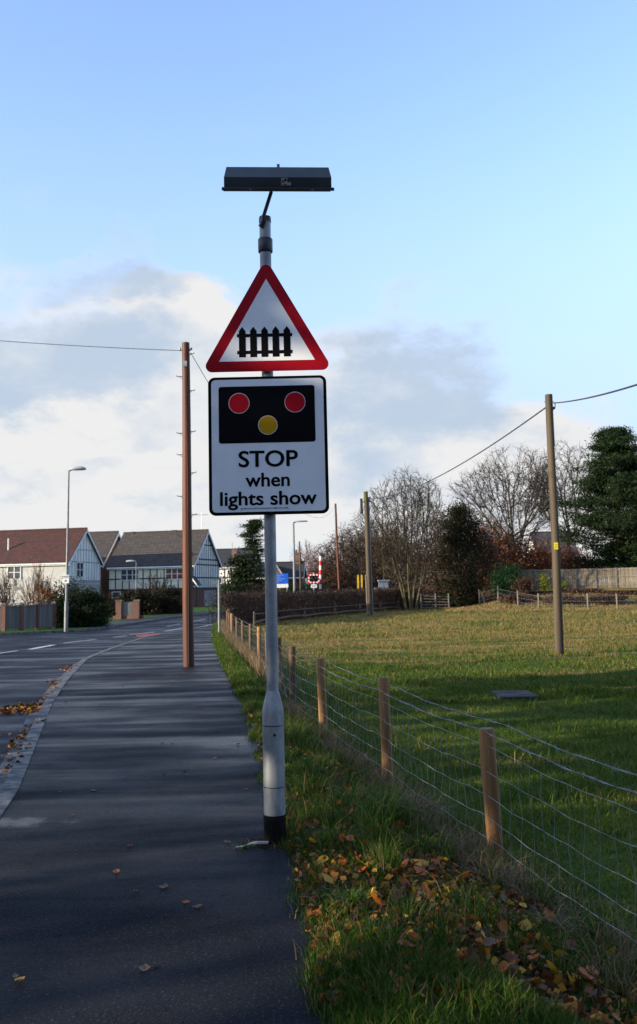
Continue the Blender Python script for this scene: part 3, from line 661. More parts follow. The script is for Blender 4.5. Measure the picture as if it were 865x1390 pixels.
# ------------------------------------------------------------------ houses
def house(label,corner,theta,L,W,ze,zr,wallm,roofm,gm,zb=0,over=.25,hip=False,name='house'):
    """near corner = right end of the long front wall; long wall runs left, gable faces right"""
    e=empty(name,(corner[0],corner[1],0),-theta,label,'house')
    # local: x in [-L,0], y in [0,W]
    b=MB(); b.b2((-L,0,zb),(0,W,ze)); 
    o=b.build('wall',wallm,e)
    b=MB(); b.add([(0,0,ze),(0,W,ze),(0,W/2,zr),(-.3,0,ze),(-.3,W,ze),(-.3,W/2,zr)],[(0,1,2),(5,4,3),(0,2,5,3),(1,4,5,2)])
    b.add([(-L,0,ze),(-L,W,ze),(-L,W/2,zr),(-L+.3,0,ze),(-L+.3,W,ze),(-L+.3,W/2,zr)],[(2,1,0),(3,4,5)]); b.build('gable_wall',gm,e)
    s=(zr-ze)/(W/2); b=MB(); th=.16
    for sg_ in (0,1):
        ya=-over if sg_==0 else W+over; za=ze-over*s
        q=[(-L-.15,ya,za+.02),(.22,ya,za+.02),(.22,W/2,zr+.02),(-L-.15,W/2,zr+.02)]
        b.add(q+[(x,y,z+th) for x,y,z in q],[(3,2,1,0),(4,5,6,7),(0,1,5,4),(1,2,6,5),(2,3,7,6),(3,0,4,7)])
    rf=b.build('roof',roofm,e)
    b=MB(); b.tube([(-L-.15,W/2,zr+.17),(.22,W/2,zr+.17)],.11,8); b.build('ridge_tiles',roofm,rf)
    b=MB()
    for ya in (-over,W+over):
        b.add([(.225,ya,ze-over*s-.16),(.225,W/2,zr-.16),(.225,W/2,zr+.10),(.225,ya,ze-over*s+.10),(.275,ya,ze-over*s-.16),(.275,W/2,zr-.16),(.275,W/2,zr+.10),(.275,ya,ze-over*s+.10)],[(0,1,2,3),(7,6,5,4),(3,2,6,7),(0,4,5,1),(0,3,7,4)])
    b.build('barge_board',M['whitep'],e)
    b=MB(); b.tube([(-L,-over-.05,ze-over*s+.02),(.2,-over-.05,ze-over*s+.02)],.07,8); b.b2((-L,-over+.0,ze-over*s-.13),(0,-over+.03,ze-over*s+.0)); b.build('gutter',M['whitep'],e)
    return e
def window(e,face,u,z,wd,ht,panes=2,glass='glass',rows=2):
    """face 'front' (y=0, u = x) or 'gable' (x=0, u = y)"""
    def bx(u0,u1,z0,z1,d0,d1):
        return ((u0,-d1,z0),(u1,-d0,z1)) if face=='front' else ((d0,u0,z0),(d1,u1,z1))
    b=MB(); t_=.07
    b.b2(*bx(u-t_,u+wd+t_,z-t_,z,.003,.09)); b.b2(*bx(u-t_,u+wd+t_,z+ht,z+ht+t_,.003,.09)); b.b2(*bx(u-t_,u,z,z+ht,.003,.085)); b.b2(*bx(u+wd,u+wd+t_,z,z+ht,.003,.085))
    for i in range(1,panes): x=u+wd*i/panes; b.b2(*bx(x-.04,x+.04,z,z+ht,.003,.08))
    for i in range(1,rows): zz=z+ht*i/rows; b.b2(*bx(u,u+wd,zz-.025,zz+.025,.003,.074))
    wn_=b.build('window',M['whitep'],e)
    b=MB(); b.b2(*bx(u,u+wd,z,z+ht,.003,.03)); b.build('pane',M[glass],wn_)
def stud(b,face,u,z0,z1,wd=.11,d=.03):
    if face=='front': b.b2((u-wd/2,-d,z0),(u+wd/2,-.002,z1))
    else: b.b2((.002,u-wd/2,z0),(d,u+wd/2,z1))
def railb(b,face,u0,u1,z,wd=.12,d=.036):
    if face=='front': b.b2((u0,-d,z-wd/2),(u1,-.002,z+wd/2))
    else: b.b2((.002,u0,z-wd/2),(d,u1,z+wd/2))
# A : red roofed white house
YA=84; xa=XAT(92,YA,760); zeA=ZAT(92,762,YA); zrA=ZAT(115,720,YA+3.5)
LA=20; WA=7
hA=house('white house with long red tiled roof and pale timbered gable behind the brick pillar fence',(xa,YA),R_(11),LA,WA,zeA,zrA,M['whiteb'],M['roofr'],M['renderw'])
b=MB()
for i in range(12):
    u=.25+i*(WA-.5)/11; top=zeA+(zrA-zeA)*(1-abs(u-WA/2)/(WA/2))-.15; stud(b,'gable',u,2.75,top,.07)
railb(b,'gable',.05,WA-.05,zeA+.02,.10); railb(b,'gable',1.6,WA-1.6,zeA+1.15,.08); railb(b,'gable',.05,WA-.05,2.7,.12)
b.build('timber_framing',M['greyb'],hA)
b=MB(); b.b2((-.0,.02,2.75),(.0015+.0,WA-.02,zeA)); b.build('gable_render',M['renderw'],hA)
window(hA,'gable',1.75,zeA-1.35,1.3,1.25,2); 
for u,wd in ((-5.8,1.2),(-1.6,.0),(-11.5,1.5),(-13.8,1.3),(-18,1.3)):
    if wd: window(hA,'front',u,zeA-1.45,wd,1.15,2)
b=MB(); b.b2((-3.9,.8,0),(-3.5,1.2,.6)); 
b=MB(); b.tube([(-6.6,1.3,zeA+1.2),(-6.6,1.3,zeA+2.3)],.07,8); b.build('vent_pipe',M['whitep'],hA)
# B : brick gabled house between
YB=93; xb=XAT(138,YB,765); zeB=ZAT(138,766,YB); zrB=ZAT(162,724,YB+3.4)
hB=house('brown roofed house with plain red brick gable squeezed between the two timbered houses',(xb,YB),R_(12),6.5,7,zeB,zrB,M['brick'],M['roofd'],M['brick'])
# C : big cream timbered house
YC=90; xc=XAT(262,YC,763); zeC=ZAT(262,766,YC); zrC=ZAT(279,722,YC+3.6); LC=8.9; WC=7.5
hC=house('cream timbered house with dark tiled roof and striped gable, right behind the telegraph pole',(xc,YC),R_(13.5),LC,WC,zeC,zrC,M['render'],M['roofd'],M['renderw'])
b=MB(); b.b2((-LC-.0,-.035,-.1),(.035,-.0015,1.72)); b.b2((.0015,-.0015,-.1),(.035,WC,1.72)); b.build('brick_ground_floor',M['brick'],hC)
b=MB(); zb=1.77
for i in range(13):
    u=-LC+.06+i*(LC-.12)/12; stud(b,'front',u,zb,zeC-.2,.10)
railb(b,'front',-LC,0,zb,.16,.05); railb(b,'front',-LC,0,(zb+zeC)/2-.1,.11); railb(b,'front',-LC,0,zeC-.28,.10)
for i in range(15):
    u=.12+i*(WC-.24)/14; top=zeC+(zrC-zeC)*(1-abs(u-WC/2)/(WC/2))-.25; stud(b,'gable',u,zb,max(top,zb+.5),.085)
railb(b,'gable',.0,WC,zb,.18,.05); railb(b,'gable',.0,WC,(zb+zeC)/2-.1,.11); railb(b,'gable',.05,WC-.05,zeC+.02,.12); railb(b,'gable',.5,WC-.5,zeC+.55,.12); railb(b,'gable',2.3,WC-2.3,zeC+2.0,.10)
b.build('timber_framing',M['timber'],hC)
b=MB(); b.b2((.0015,.0,1.72),(.0018,WC,zeC)); b.build('gable_render',M['renderw'],hC)
window(hC,'front',-LC+1.45,zeC-1.35,1.75,.95,3,rows=2); window(hC,'front',-LC+6.15,zeC-1.35,1.75,.95,3,'curtain',rows=2); window(hC,'front',-LC+.5,.55,.8,1.0,1)
b=MB(); b.b2((.036,2.9,-.1),(.06,6.2,1.55)); b.build('garage_door',M['doorg'],hC)
pcx,pcy=-.1,-.9
b=MB(); b.add([(-.4,-1.3,2.05),(.9,-1.3,2.05),(.25,-1.3,2.95),(-.4,0,2.05),(.9,0,2.05),(.25,0,2.95)],[(0,1,2),(0,2,5,3),(1,4,5,2),(0,3,4,1)]); 
b.b2((-.36,-1.25,0),(-.26,-1.15,2.05)); b.b2((.76,-1.25,0),(.86,-1.15,2.05)); pc=b.build('porch',[M['roofd']],hC)
b=MB(); b.add([(-.55,-1.36,1.95),(.25,-1.36,3.05),(1.05,-1.36,1.95),(.95,-1.36,1.9),(.25,-1.36,2.86),(-.45,-1.36,1.9)],[(0,1,4,5),(1,2,3,4)]); b.add([(-.55,-1.33,1.95),(.25,-1.33,3.05),(1.05,-1.33,1.95),(.95,-1.33,1.9),(.25,-1.33,2.86),(-.45,-1.33,1.9)],[(5,4,1,0),(4,3,2,1)]); b.build('porch_trim',M['whitep'],pc)
b=MB(); b.b2((-LC-.2+.9,WC/2-.2,zrC-.1),(-LC-.2+1.25,WC/2+.2,zrC+.28)); b.b2((-LC+5.2,WC/2-.16,zrC),(-LC+5.7,WC/2+.16,zrC+.30)); b.build('ridge_vent',M['roofd'],hC)
b=MB(); b.tube([(-.5,WC/2,zrC),(-.5,WC/2,zrC+1.9)],.03,5)
b.tube([(-1.2,WC/2,zrC+1.75),(.2,WC/2,zrC+1.75)],.018,4)
for k in range(7): b.tube([(-1.1+k*.2,WC/2-.25,zrC+1.75),(-1.1+k*.2,WC/2+.25,zrC+1.75)],.014,4)
b.build('television_aerial',M['alu'],hC)
# D : white timbered house beyond
YD=122; xd=XAT(342,YD,768); zeD=ZAT(320,769,YD); zrD=ZAT(320,747,YD+4)
hD=house('distant white timbered house with black roof and red chimney beyond the striped gable',(xd,YD),R_(4),7.2,8,zeD,zrD,M['renderw'],M['rooff'],M['brick'])
b=MB()
for i in range(9): stud(b,'front',-7.2+.1+i*.87,2.3,zeD-.1,.12)
railb(b,'front',-7.2,0,2.3,.25,.05); railb(b,'front',-7.2,0,3.2,.14); b.b2((-7.2,-.04,-.1),(0,-.002,2.2)); b.build('timber_framing',M['timber'],hD)
window(hD,'front',-5.6,2.45,1.6,.7,3,rows=1)
b=MB(); cxx=-(342-316)*YD/F; b.b2((cxx-.33,1.2,zeD+.3),(cxx+.33,1.8,zrD+.05)); b.b2((cxx-.4,1.15,zeD+.2),(cxx+.4,1.85,zeD+.8)); b.build('chimney',M['brick'],hD)
b=MB(); b.tube([(cxx-.3,1.5,zrD),(cxx-.3,1.5,zrD+1.0)],.03,4); b.build('television_aerial',M['alu'],hD)
# E : lodge with tall chimney
YE=118; xe=XAT(410,YE,780); zeE=ZAT(390,783,YE); zrE=ZAT(390,765,YE+2.5)
hE=house('low brick lodge with dark roof and tall twin pot chimney beyond the blue sign',(xe,YE),R_(3),8.2,5.4,zeE,zrE,M['brick'],M['rooff'],M['brick'])
cx0=(402.5-410)*YE/F; b=MB(); zt=ZAT(402,749,YE+2.5); b.b2((cx0-.42,2.3,zeE),(cx0+.42,3.1,zt-1.2)); b.b2((cx0-.52,2.2,zt-1.2),(cx0+.52,3.2,zt-.95)); b.b2((cx0-.40,2.3,zt-.95),(cx0+.40,3.1,zt-.3)); b.b2((cx0-.5,2.2,zt-.3),(cx0+.5,3.2,zt-.1))
ch=b.build('chimney',M['brick'],hE); b=MB(); b.tube([(cx0-.2,2.7,zt-.1),(cx0-.2,2.7,zt+.25)],.13,8); b.tube([(cx0+.2,2.7,zt-.1),(cx0+.2,2.7,zt+.25)],.13,8); b.build('chimney_pot',M['brick'],ch)
gx0=(377-410)*YE/F; b=MB(); b.add([(gx0-1.3,-1.6,2.6),(gx0+1.2,-1.6,2.6),(gx0-.05,-1.6,zeE+1.45),(gx0-1.3,.6,2.6),(gx0+1.2,.6,2.6),(gx0-.05,2.0,zeE+1.45)],[(0,1,2),(0,2,5,3),(1,4,5,2)]); b.b2((gx0-1.2,-1.55,-.1),(gx0+1.1,0,2.6)); b.build('porch_gable',M['brick'],hE)
b=MB(); b.add([(gx0-1.5,-1.75,2.45),(gx0-1.3,-1.75,2.45),(gx0-.05,-1.75,zeE+1.45),(gx0-.05,-1.75,zeE+1.68)],[(0,1,2,3)]); b.add([(gx0+1.4,-1.75,2.45),(gx0+1.2,-1.75,2.45),(gx0-.05,-1.75,zeE+1.45),(gx0-.05,-1.75,zeE+1.68)],[(3,2,1,0)]); b.build('barge_board',M['greyb'],hE)
# F : house behind the bare trees, right
YG=118; xg=XAT(792,YG,775)
hF=house('grey roofed house half hidden behind the big bare trees on the right',(xg,YG),R_(-6),5.2,8,ZAT(760,776,YG),ZAT(760,724,YG+4),M['renderw'],mat('pale_grey_slate',(.07,.062,.065),.8,var=(.045,.04,.042),vscale=2),M['renderw'],zb=.0)
# ------------------------------------------------------------------ garden walls, far fences
ga=empty('pillar_fence',(XAT(40,41,855),41,0),0,'low garden fence of grey panels between red brick pillars with coping caps at left','fence')
PX=[(-44,40.4),(-19,40.5),(5,40.6),(29,41.2),(50,42.2),(73,43.2)]; pts=[]
for px,Y in PX: pts.append(Vector((XAT(px,Y,850),Y,0)))
O=ga.location
for i,p in enumerate(pts):
    q=p-O; zt=1.16; b=MB(); b.b2((q.x-.085,q.y-.085,-.1),(q.x+.085,q.y+.085,zt-.05)); pi=b.build('brick_pillar',M['brick'],ga); b=MB(); b.b2((q.x-.12,q.y-.12,zt-.05),(q.x+.12,q.y+.12,zt)); b.box((q.x,q.y,zt+.03),(.2,.2,.06),taper=.3); b.build('coping_cap',M['kerb'],pi)
    if i<len(pts)-1:
        r=pts[i+1]-O; d=r-q; an=math.atan2(d.y,d.x); b=MB(); n=7
        for k in range(n):
            c=q+d*((k+.5)/n); b.box((c.x,c.y,.55),(d.length/n-.01,.03,1.0-.02*(k%2)),rz=an)
        pnl=b.build('fence_panel',M['panel'],ga); b=MB(); c=(q+r)/2; b.box((c.x,c.y,1.07),(d.length-.17,.10,.05),rz=an); b.build('panel_rail',M['panel'],pnl)
gb=empty('garden_wall',(XAT(174,55,840),55,0),0,'short garden wall with a grey panel between two red brick pillars below the cream house','wall')
for px in (161.5,185.5):
    x=XAT(px,55,840)-gb.location.x; b=MB(); b.b2((x-.17,-.17,-.1),(x+.17,.17,1.05)); pi=b.build('brick_pillar',M['brick'],gb); b=MB(); b.b2((x-.2,-.2,1.05),(x+.2,.2,1.12)); b.build('coping_cap',M['kerb'],pi)
b=MB(); 
for k in range(6): b.b2((-.42+k*.14,-.03,.2),(-.42+k*.14+.13,0,1.0))
b.build('wood_panel',M['panel'],gb); b=MB(); b.b2((-.9,-.05,-.1),(.9,.05,.2)); b.build('plinth',M['brick'],gb)
# field boundary fence, far right
ff=empty('field_fence',(15,64,-.25),0,'low post and wire fence with pale thin posts at the far side of the field','fence'); O=Vector((15,64,-.25))
FP=[(652,826,73),(677,824,72),(704,826,68),(732,829,65.5),(764,829,64),(799,829,63),(839,829,62),(885,829,61)]
fpts=[]
for px,py,Y in FP:
    x=XAT(px,Y,py); z=float(field_z(x,Y)); fpts.append(Vector((x,Y,z))); h=1.05+.1*random.random(); ln=random.uniform(-.04,.04)
    b=MB(); b.tube([(0,0,-.1),(ln,0,h)],[.065,.055],8); o=b.build('post',M['panelp'],ff,True); o.location=fpts[-1]-O
b=MB(); x=XAT(656,73,826); b.tube([(0,0,0),(-.28,0,.98)],.055,8); o=b.build('brace',M['panelp'],ff,True); o.location=Vector((x+.15,72.9,float(field_z(x,73))))-O
b=MB()
for h in (.3,.6,.95):
    for i in range(len(fpts)-1): b.tube([fpts[i]-O+Vector((0,-.05,h)),fpts[i+1]-O+Vector((0,-.05,h))],.008,4,cap=False)
for i in range(len(fpts)-1):
    for k in range(12):
        c=(fpts[i]*(1-k/12)+fpts[i+1]*(k/12))-O; b.tube([c+Vector((0,-.05,.05)),c+Vector((0,-.05,.95))],.004,3,cap=False)
b.build('wire_strands',M['wire'],ff)
# close boarded fence
cb=empty('board_fence',(18,74,1.1),0,'long pale close boarded wooden fence in front of the pine and bare trees','fence'); O=Vector((18,74,1.1))
CF=[(672,77,.9),(700,76.4,1.0),(728,75.8,1.05),(756,75.3,1.1),(783,74.8,1.1),(810,74.2,1.1),(838,73.8,1.1),(866,73.2,1.1),(894,73,1.1)]
cp=[Vector((XAT(px,Y,790),Y,z)) for px,Y,z in CF]
for i,p in enumerate(cp):
    b=MB(); top=ZAT(840,771,74)-p.z; b.b2((-.06,-.09,-.3),(.06,.03,top+.02)); o=b.build('post',M['panel'],cb); o.location=p-O
    if i<len(cp)-1:
        d=cp[i+1]-p; n=int(d.length/.15); bb=MB(); an=math.atan2(d.y,d.x); low=i>=4
        for k in range(n):
            if random.random()<.0: continue
            c=p+d*((k+.5)/n)-O; hh=top+random.uniform(-.02,.02)
            bb.box((c.x,c.y+.015*(k%2),c.z+hh/2-.1),(d.length/n-.015,.02,hh+.2),rz=an)
        for z in (.3,.95,top-.1): c=(p+cp[i+1])/2-O; bb.box((c.x,c.y-.04,c.z+z),(d.length,.04,.08),rz=an)
        bb.build('board_panel',M['panelp'],cb)
# rail along hedge foot and hurdle
rf=empty('low_rail_fence',(0,56,-.25),0,'low weathered rail fence running along the foot of the brown hedge','fence'); O=Vector((0,56,-.25))
HP=[(-3.3,46.2),(-2.6,51),(-1.0,56),(.9,61),(2.7,65.5),(4.4,70),(6,73.5)]
for i,(x,y) in enumerate(HP):
    b=MB(); b.tube([(0,0,-.1),(.02,0,.75)],.05,7); o=b.build('post',M['palewood'],rf,True); o.location=Vector((x,y-.25,-.25))-O
    if i<len(HP)-1:
        a=Vector((x,y-.3,-.05))-O; c=Vector((HP[i+1][0],HP[i+1][1]-.3,-.02))-O; b=MB(); b.tube([a,(a+c)/2+Vector((0,0,.05)),c],[.06,.055,.05],7); b.tube([a+Vector((0,0,.42)),c+Vector((0,0,.38))],.03,6); b.build('rail',M['palewood'],rf,True)
e=empty('wooden_hurdle',(XAT(590,71,822),71,-.2),0,'rough wooden hurdle of stacked rails under the multi stemmed bare tree','hurdle')
for k in range(5): b=MB(); b.tube([(-1.1+.1*(k%2),0,.15+.22*k),(1.2,.05*k,.12+.2*k)],.045,6); b.build('rail',M['palewood'],e,True)
for x in (-1,.1,1.1): b=MB(); b.tube([(x,0.08,-.1),(x,0.08,1.2)],.05,6); b.build('post',M['panel'],e,True)
# ------------------------------------------------------------------ level crossing kit
def striped_pole(label,x,y,h,r,tilt):
    e=empty('crossing_barrier',(x,y,-.1),0,label,'barrier'); e.rotation_euler=(0,tilt,0)
    b=MB(); n=9
    for k in range(n): b.tube([(0,0,.6+(h-.6)*k/n),(0,0,.6+(h-.6)*(k+1)/n)],r,10,k%2)
    b.build('boom',[M['white'],M['redp']],e,False); b=MB(); b.box((0,.1,.55),(.6,.6,1.1)); b.box((-.25,.1,.9),(.2,.4,.6)); b.build('barrier_machine',M['greyb'],e,False,.02)
    return e
xx=XAT(434.5,96,800); striped_pole('raised red and white striped crossing barrier beside the flashing light board',xx,96,4.95,.13,R_(1.3))
x0,z0=AT(426,785.5,94); e=empty('crossing_light_signal',(x0,94,-.1),0,'crossing signal board with red and white chequered rim and dark lamps above a white plate','traffic signal')
b=MB(); b.tube([(0,.05,0),(0,.05,z0+.7)],.06,8); b.build('signal_post',M['greyb'],e)
zz=z0+.1; b=MB(); b.b2((-.42,-.02,zz-.30),(.42,.03,zz+.30)); bd=b.build('backboard',M['signblack'],e)
b=MB(); k=0
for i in range(7):
    for z in (zz+.30,zz-.45): b.b2((-.57+i*.163,-.04,z),(-.57+(i+1)*.163,.03,z+.15),(i)%2)
for i in range(4):
    for x in (-.57,.42): b.b2((x,-.04,zz-.30+i*.15),(x+.15,.03,zz-.15+i*.15),(i+1)%2)
b.build('chequered_rim',[M['redp'],M['white']],e)
for sx_ in (-.22,.22):
    b=MB(); b.tube([(sx_,-.02,zz+.06),(sx_,-.16,zz+.06)],.14,12); b.build('signal_lamp',M['darkplastic'],e)
b=MB(); b.tube([(0,-.02,zz-.14),(0,-.14,zz-.14)],.11,12); b.build('signal_lamp',M['darkplastic'],e)
b=MB(); b.b2((-.30,-.04,zz-.92),(.30,.0,zz-.58),0); b.b2((-.22,-.045,zz-.72),(.22,-.041,zz-.68),1); b.b2((-.2,-.045,zz-.82),(.2,-.041,zz-.78),1); b.build('white_plate',[M['white'],M['darkmetal']],e)
x0,z0=AT(378,786,86); e=empty('station_notice_board',(x0,86,-.1),0,'blue notice board with white strip below on two posts, seen just right of the signpost','sign')
zz=z0+.1; b=MB(); b.b2((-.9,-.03,zz-.45),(.9,.02,zz+.5),0)
for i in range(5):
    L_=[1.2,.9,1.3,1.0,.7][i]; b.b2((-.7,-.0345,zz+.34-i*.17),(-.7+L_,-.031,zz+.375-i*.17),1)
b.build('blue_panel',[M['blue'],mat('pale_blue_lettering',(.25,.38,.65),.5)],e)
b=MB(); b.b2((-.9,-.03,zz-.80),(.9,.02,zz-.46)); b.build('white_strip',M['white'],e)
for x_ in (-.8,.8): b=MB(); b.tube([(x_,.06,0),(x_,.06,zz+.4)],.05,8); b.build('post',M['greyb'],e)
pp=None
for i,px in enumerate((486,491,497)):
    x,z=AT(px,781,79)
    if pp is None:
        pp=empty('yellow_post',(x,79,-.1),0,'plain yellow wooden marker post standing behind the hedge left of the mossy topped pole','post','yellow posts behind the hedge'); b=MB(); b.b2((-.07,-.07,0),(.07,.07,z+.1)); b.box((0,0,z+.12),(.14,.14,.05),taper=.4); b.build('shaft',M['yellowp'],pp)
    else:
        o=copy_tree(pp); o.location=(x,79,-.1)
x,z=AT(521,790,80); e=empty('trackside_cabinet',(x,80,-.1),0,'pale grey trackside equipment cabinet behind the hedge beside the multi stemmed tree','cabinet')
b=MB(); b.b2((-.42,-.2,0),(.42,.2,2.15)); b.b2((-.85,-.15,0),(-.43,.15,1.6)); b.build('housing',M['greyb'],e,False,.02)
b=MB(); b.b2((-.35,-.215,1.2),(-.03,-.203,2.0)); b.b2((.03,-.215,1.2),(.35,-.203,2.0)); b.build('door',M['whitep'],e); b=MB(); b.b2((-.5,-.28,2.15),(.5,.28,2.25)); b.build('lid',M['white'],e)
# slab in the field
e=tag(MB().b2((0,0,0),(.62,.95,.05)).build('concrete_slab',mat('slab_concrete',(.028,.027,.03),.9,var=(.016,.016,.018),vscale=5,bump=.004,bscale=40),None,False,.008),'dark square concrete inspection cover lying flat in the green field','cover')
e.location=(2.85,15.15,-.25)
# ------------------------------------------------------------------ vegetation builders
def leaves_at(P,size,name,m,parent,aspect=.6,flat=0.0,seed=1):
    g=np.random.default_rng(seed); n=len(P); s=size*(.6+.8*g.random(n))[:,None]
    a=g.normal(size=(n,3)); a[:,2]*=(1-flat); a/=np.linalg.norm(a,axis=1)[:,None]
    b_=g.normal(size=(n,3)); b_-=a*(b_*a).sum(1)[:,None]; b_/=np.linalg.norm(b_,axis=1)[:,None]; b_*=aspect
    V=np.stack([P-a*s*.5,P+b_*s*.5,P+a*s*.5,P-b_*s*.5],1).reshape(-1,3)
    Fq=np.arange(n*4).reshape(n,4); return np_mesh(name,V,Fq,m,parent)
class Tree:
    def __init__(s,seed): s.r=random.Random(seed); s.big=MB(); s.small=MB(); s.tips=[]
    def grow(s,p,d,L,r,lev,maxlev,spread=.5,up=.12,kids=(3,4),ratio=.66,segs=4,wig=.12,biglev=1,rr=.55,minr=.006,start=.35):
        R=s.r; P=[p.copy()]; rs=[r]; dd=d.copy(); q=p.copy(); pos=[]
        for i in range(segs):
            dd=(dd+Vector((R.gauss(0,wig),R.gauss(0,wig),R.gauss(0,wig*.6)+up*.25))).normalized(); q=q+dd*(L/segs); P.append(q.copy()); rs.append(max(minr,r*(1-(1-rr)*(i+1)/segs))); pos.append((q.copy(),dd.copy(),rs[-1],(i+1)/segs))
        n=10 if lev==0 else 6 if lev==1 else 4 if lev==2 else 3
        (s.big if lev<=biglev else s.small).tube(P,rs,n,cap=(lev==0))
        if lev>=maxlev: s.tips.append((q,dd)); return
        k=R.randint(*kids)
        for j in range(k):
            tpos=start+(1-start)*(j+R.random()*.8)/k
            i=min(int(tpos*segs),segs-1); a=P[i].lerp(P[i+1],min(1,tpos*segs-i)); base=pos[min(i,segs-1)][1]
            ax=Vector((R.gauss(0,1),R.gauss(0,1),R.gauss(0,1))); ax=(ax-base*ax.dot(base)).normalized()
            ang=spread*R.uniform(.6,1.25); nd=(base*math.cos(ang)+ax*math.sin(ang)+Vector((0,0,up))).normalized()
            s.grow(a,nd,L*ratio*R.uniform(.75,1.15)*(1.1-.35*tpos),max(minr,rs[i]*.62),lev+1,maxlev,spread,up,kids,ratio,max(2,segs-1),wig*1.15,biglev,rr,minr,.2)
        # continuation
        s.grow(q,dd,L*ratio*.9,max(minr,rs[-1]*.9),lev+1,maxlev,spread,up,kids,ratio,max(2,segs-1),wig*1.1,biglev,rr,minr,.15)
    def emit(s,name,label,loc,bark,twig,cat='tree',group=None,leaf=None,lsize=.12,lper=3,lspread=.3,lflat=0):
        e=empty(name,loc,0,label,cat,group); s.big.build('trunk',bark,e,True); 
        c=s.small.build('crown',twig,e)
        if leaf is not None and s.tips:
            g=np.random.default_rng(3); T=np.array([list(p) for p,_ in s.tips]); P=np.repeat(T,lper,0)+g.normal(size=(len(T)*lper,3))*lspread
            leaves_at(P,lsize,'leaves',leaf,c,seed=5,flat=lflat)
        return e
V3=lambda *a:Vector(a)

def colonise(A,roots,step,kill,iters,seed,tropism=.08,wob=.12):
    """grow a branch skeleton through attraction points A"""
    g=np.random.default_rng(seed); N=[np.array(q,float) for q in roots]; par=[-1]*len(N)
    A=np.array(A,float); kid={}; near=np.full(len(A),-1); dist=np.full(len(A),1e9); new=list(range(len(N)))
    for it in range(iters):
        Q=np.array([N[j] for j in new]); D=np.linalg.norm(A[:,None,:]-Q[None],axis=2); k=D.argmin(1); d=D[np.arange(len(A)),k]
        up=d<dist; near[up]=np.array(new)[k[up]]; dist[up]=d[up]
        al=dist>kill; A=A[al]; near=near[al]; dist=dist[al]
        if len(A)==0: break
        new=[]
        ids,inv=np.unique(near,return_inverse=True); S=np.zeros((len(ids),3)); P=np.array(N)[near]; V=A-P; V/=np.linalg.norm(V,axis=1)[:,None]
        np.add.at(S,inv,V)
        for j,idn in enumerate(ids):
            v=S[j]; l=np.linalg.norm(v)
            if l<1e-6: continue
            v=v/l+g.normal(size=3)*wob; v[2]+=tropism
            if par[idn]>=0: pv=N[idn]-N[par[idn]]; v=v/np.linalg.norm(v)+.55*pv/np.linalg.norm(pv)
            v/=np.linalg.norm(v); q=N[idn]+v*step
            kids_=kid.setdefault(int(idn),[])
            if any(np.linalg.norm(q-z_)<.45*step for z_ in kids_) or len(kids_)>3: continue
            kids_.append(q)
            N.append(q); par.append(int(idn)); new.append(len(N)-1)
        if len(N)>9000 or not new: break
    return np.array(N),par
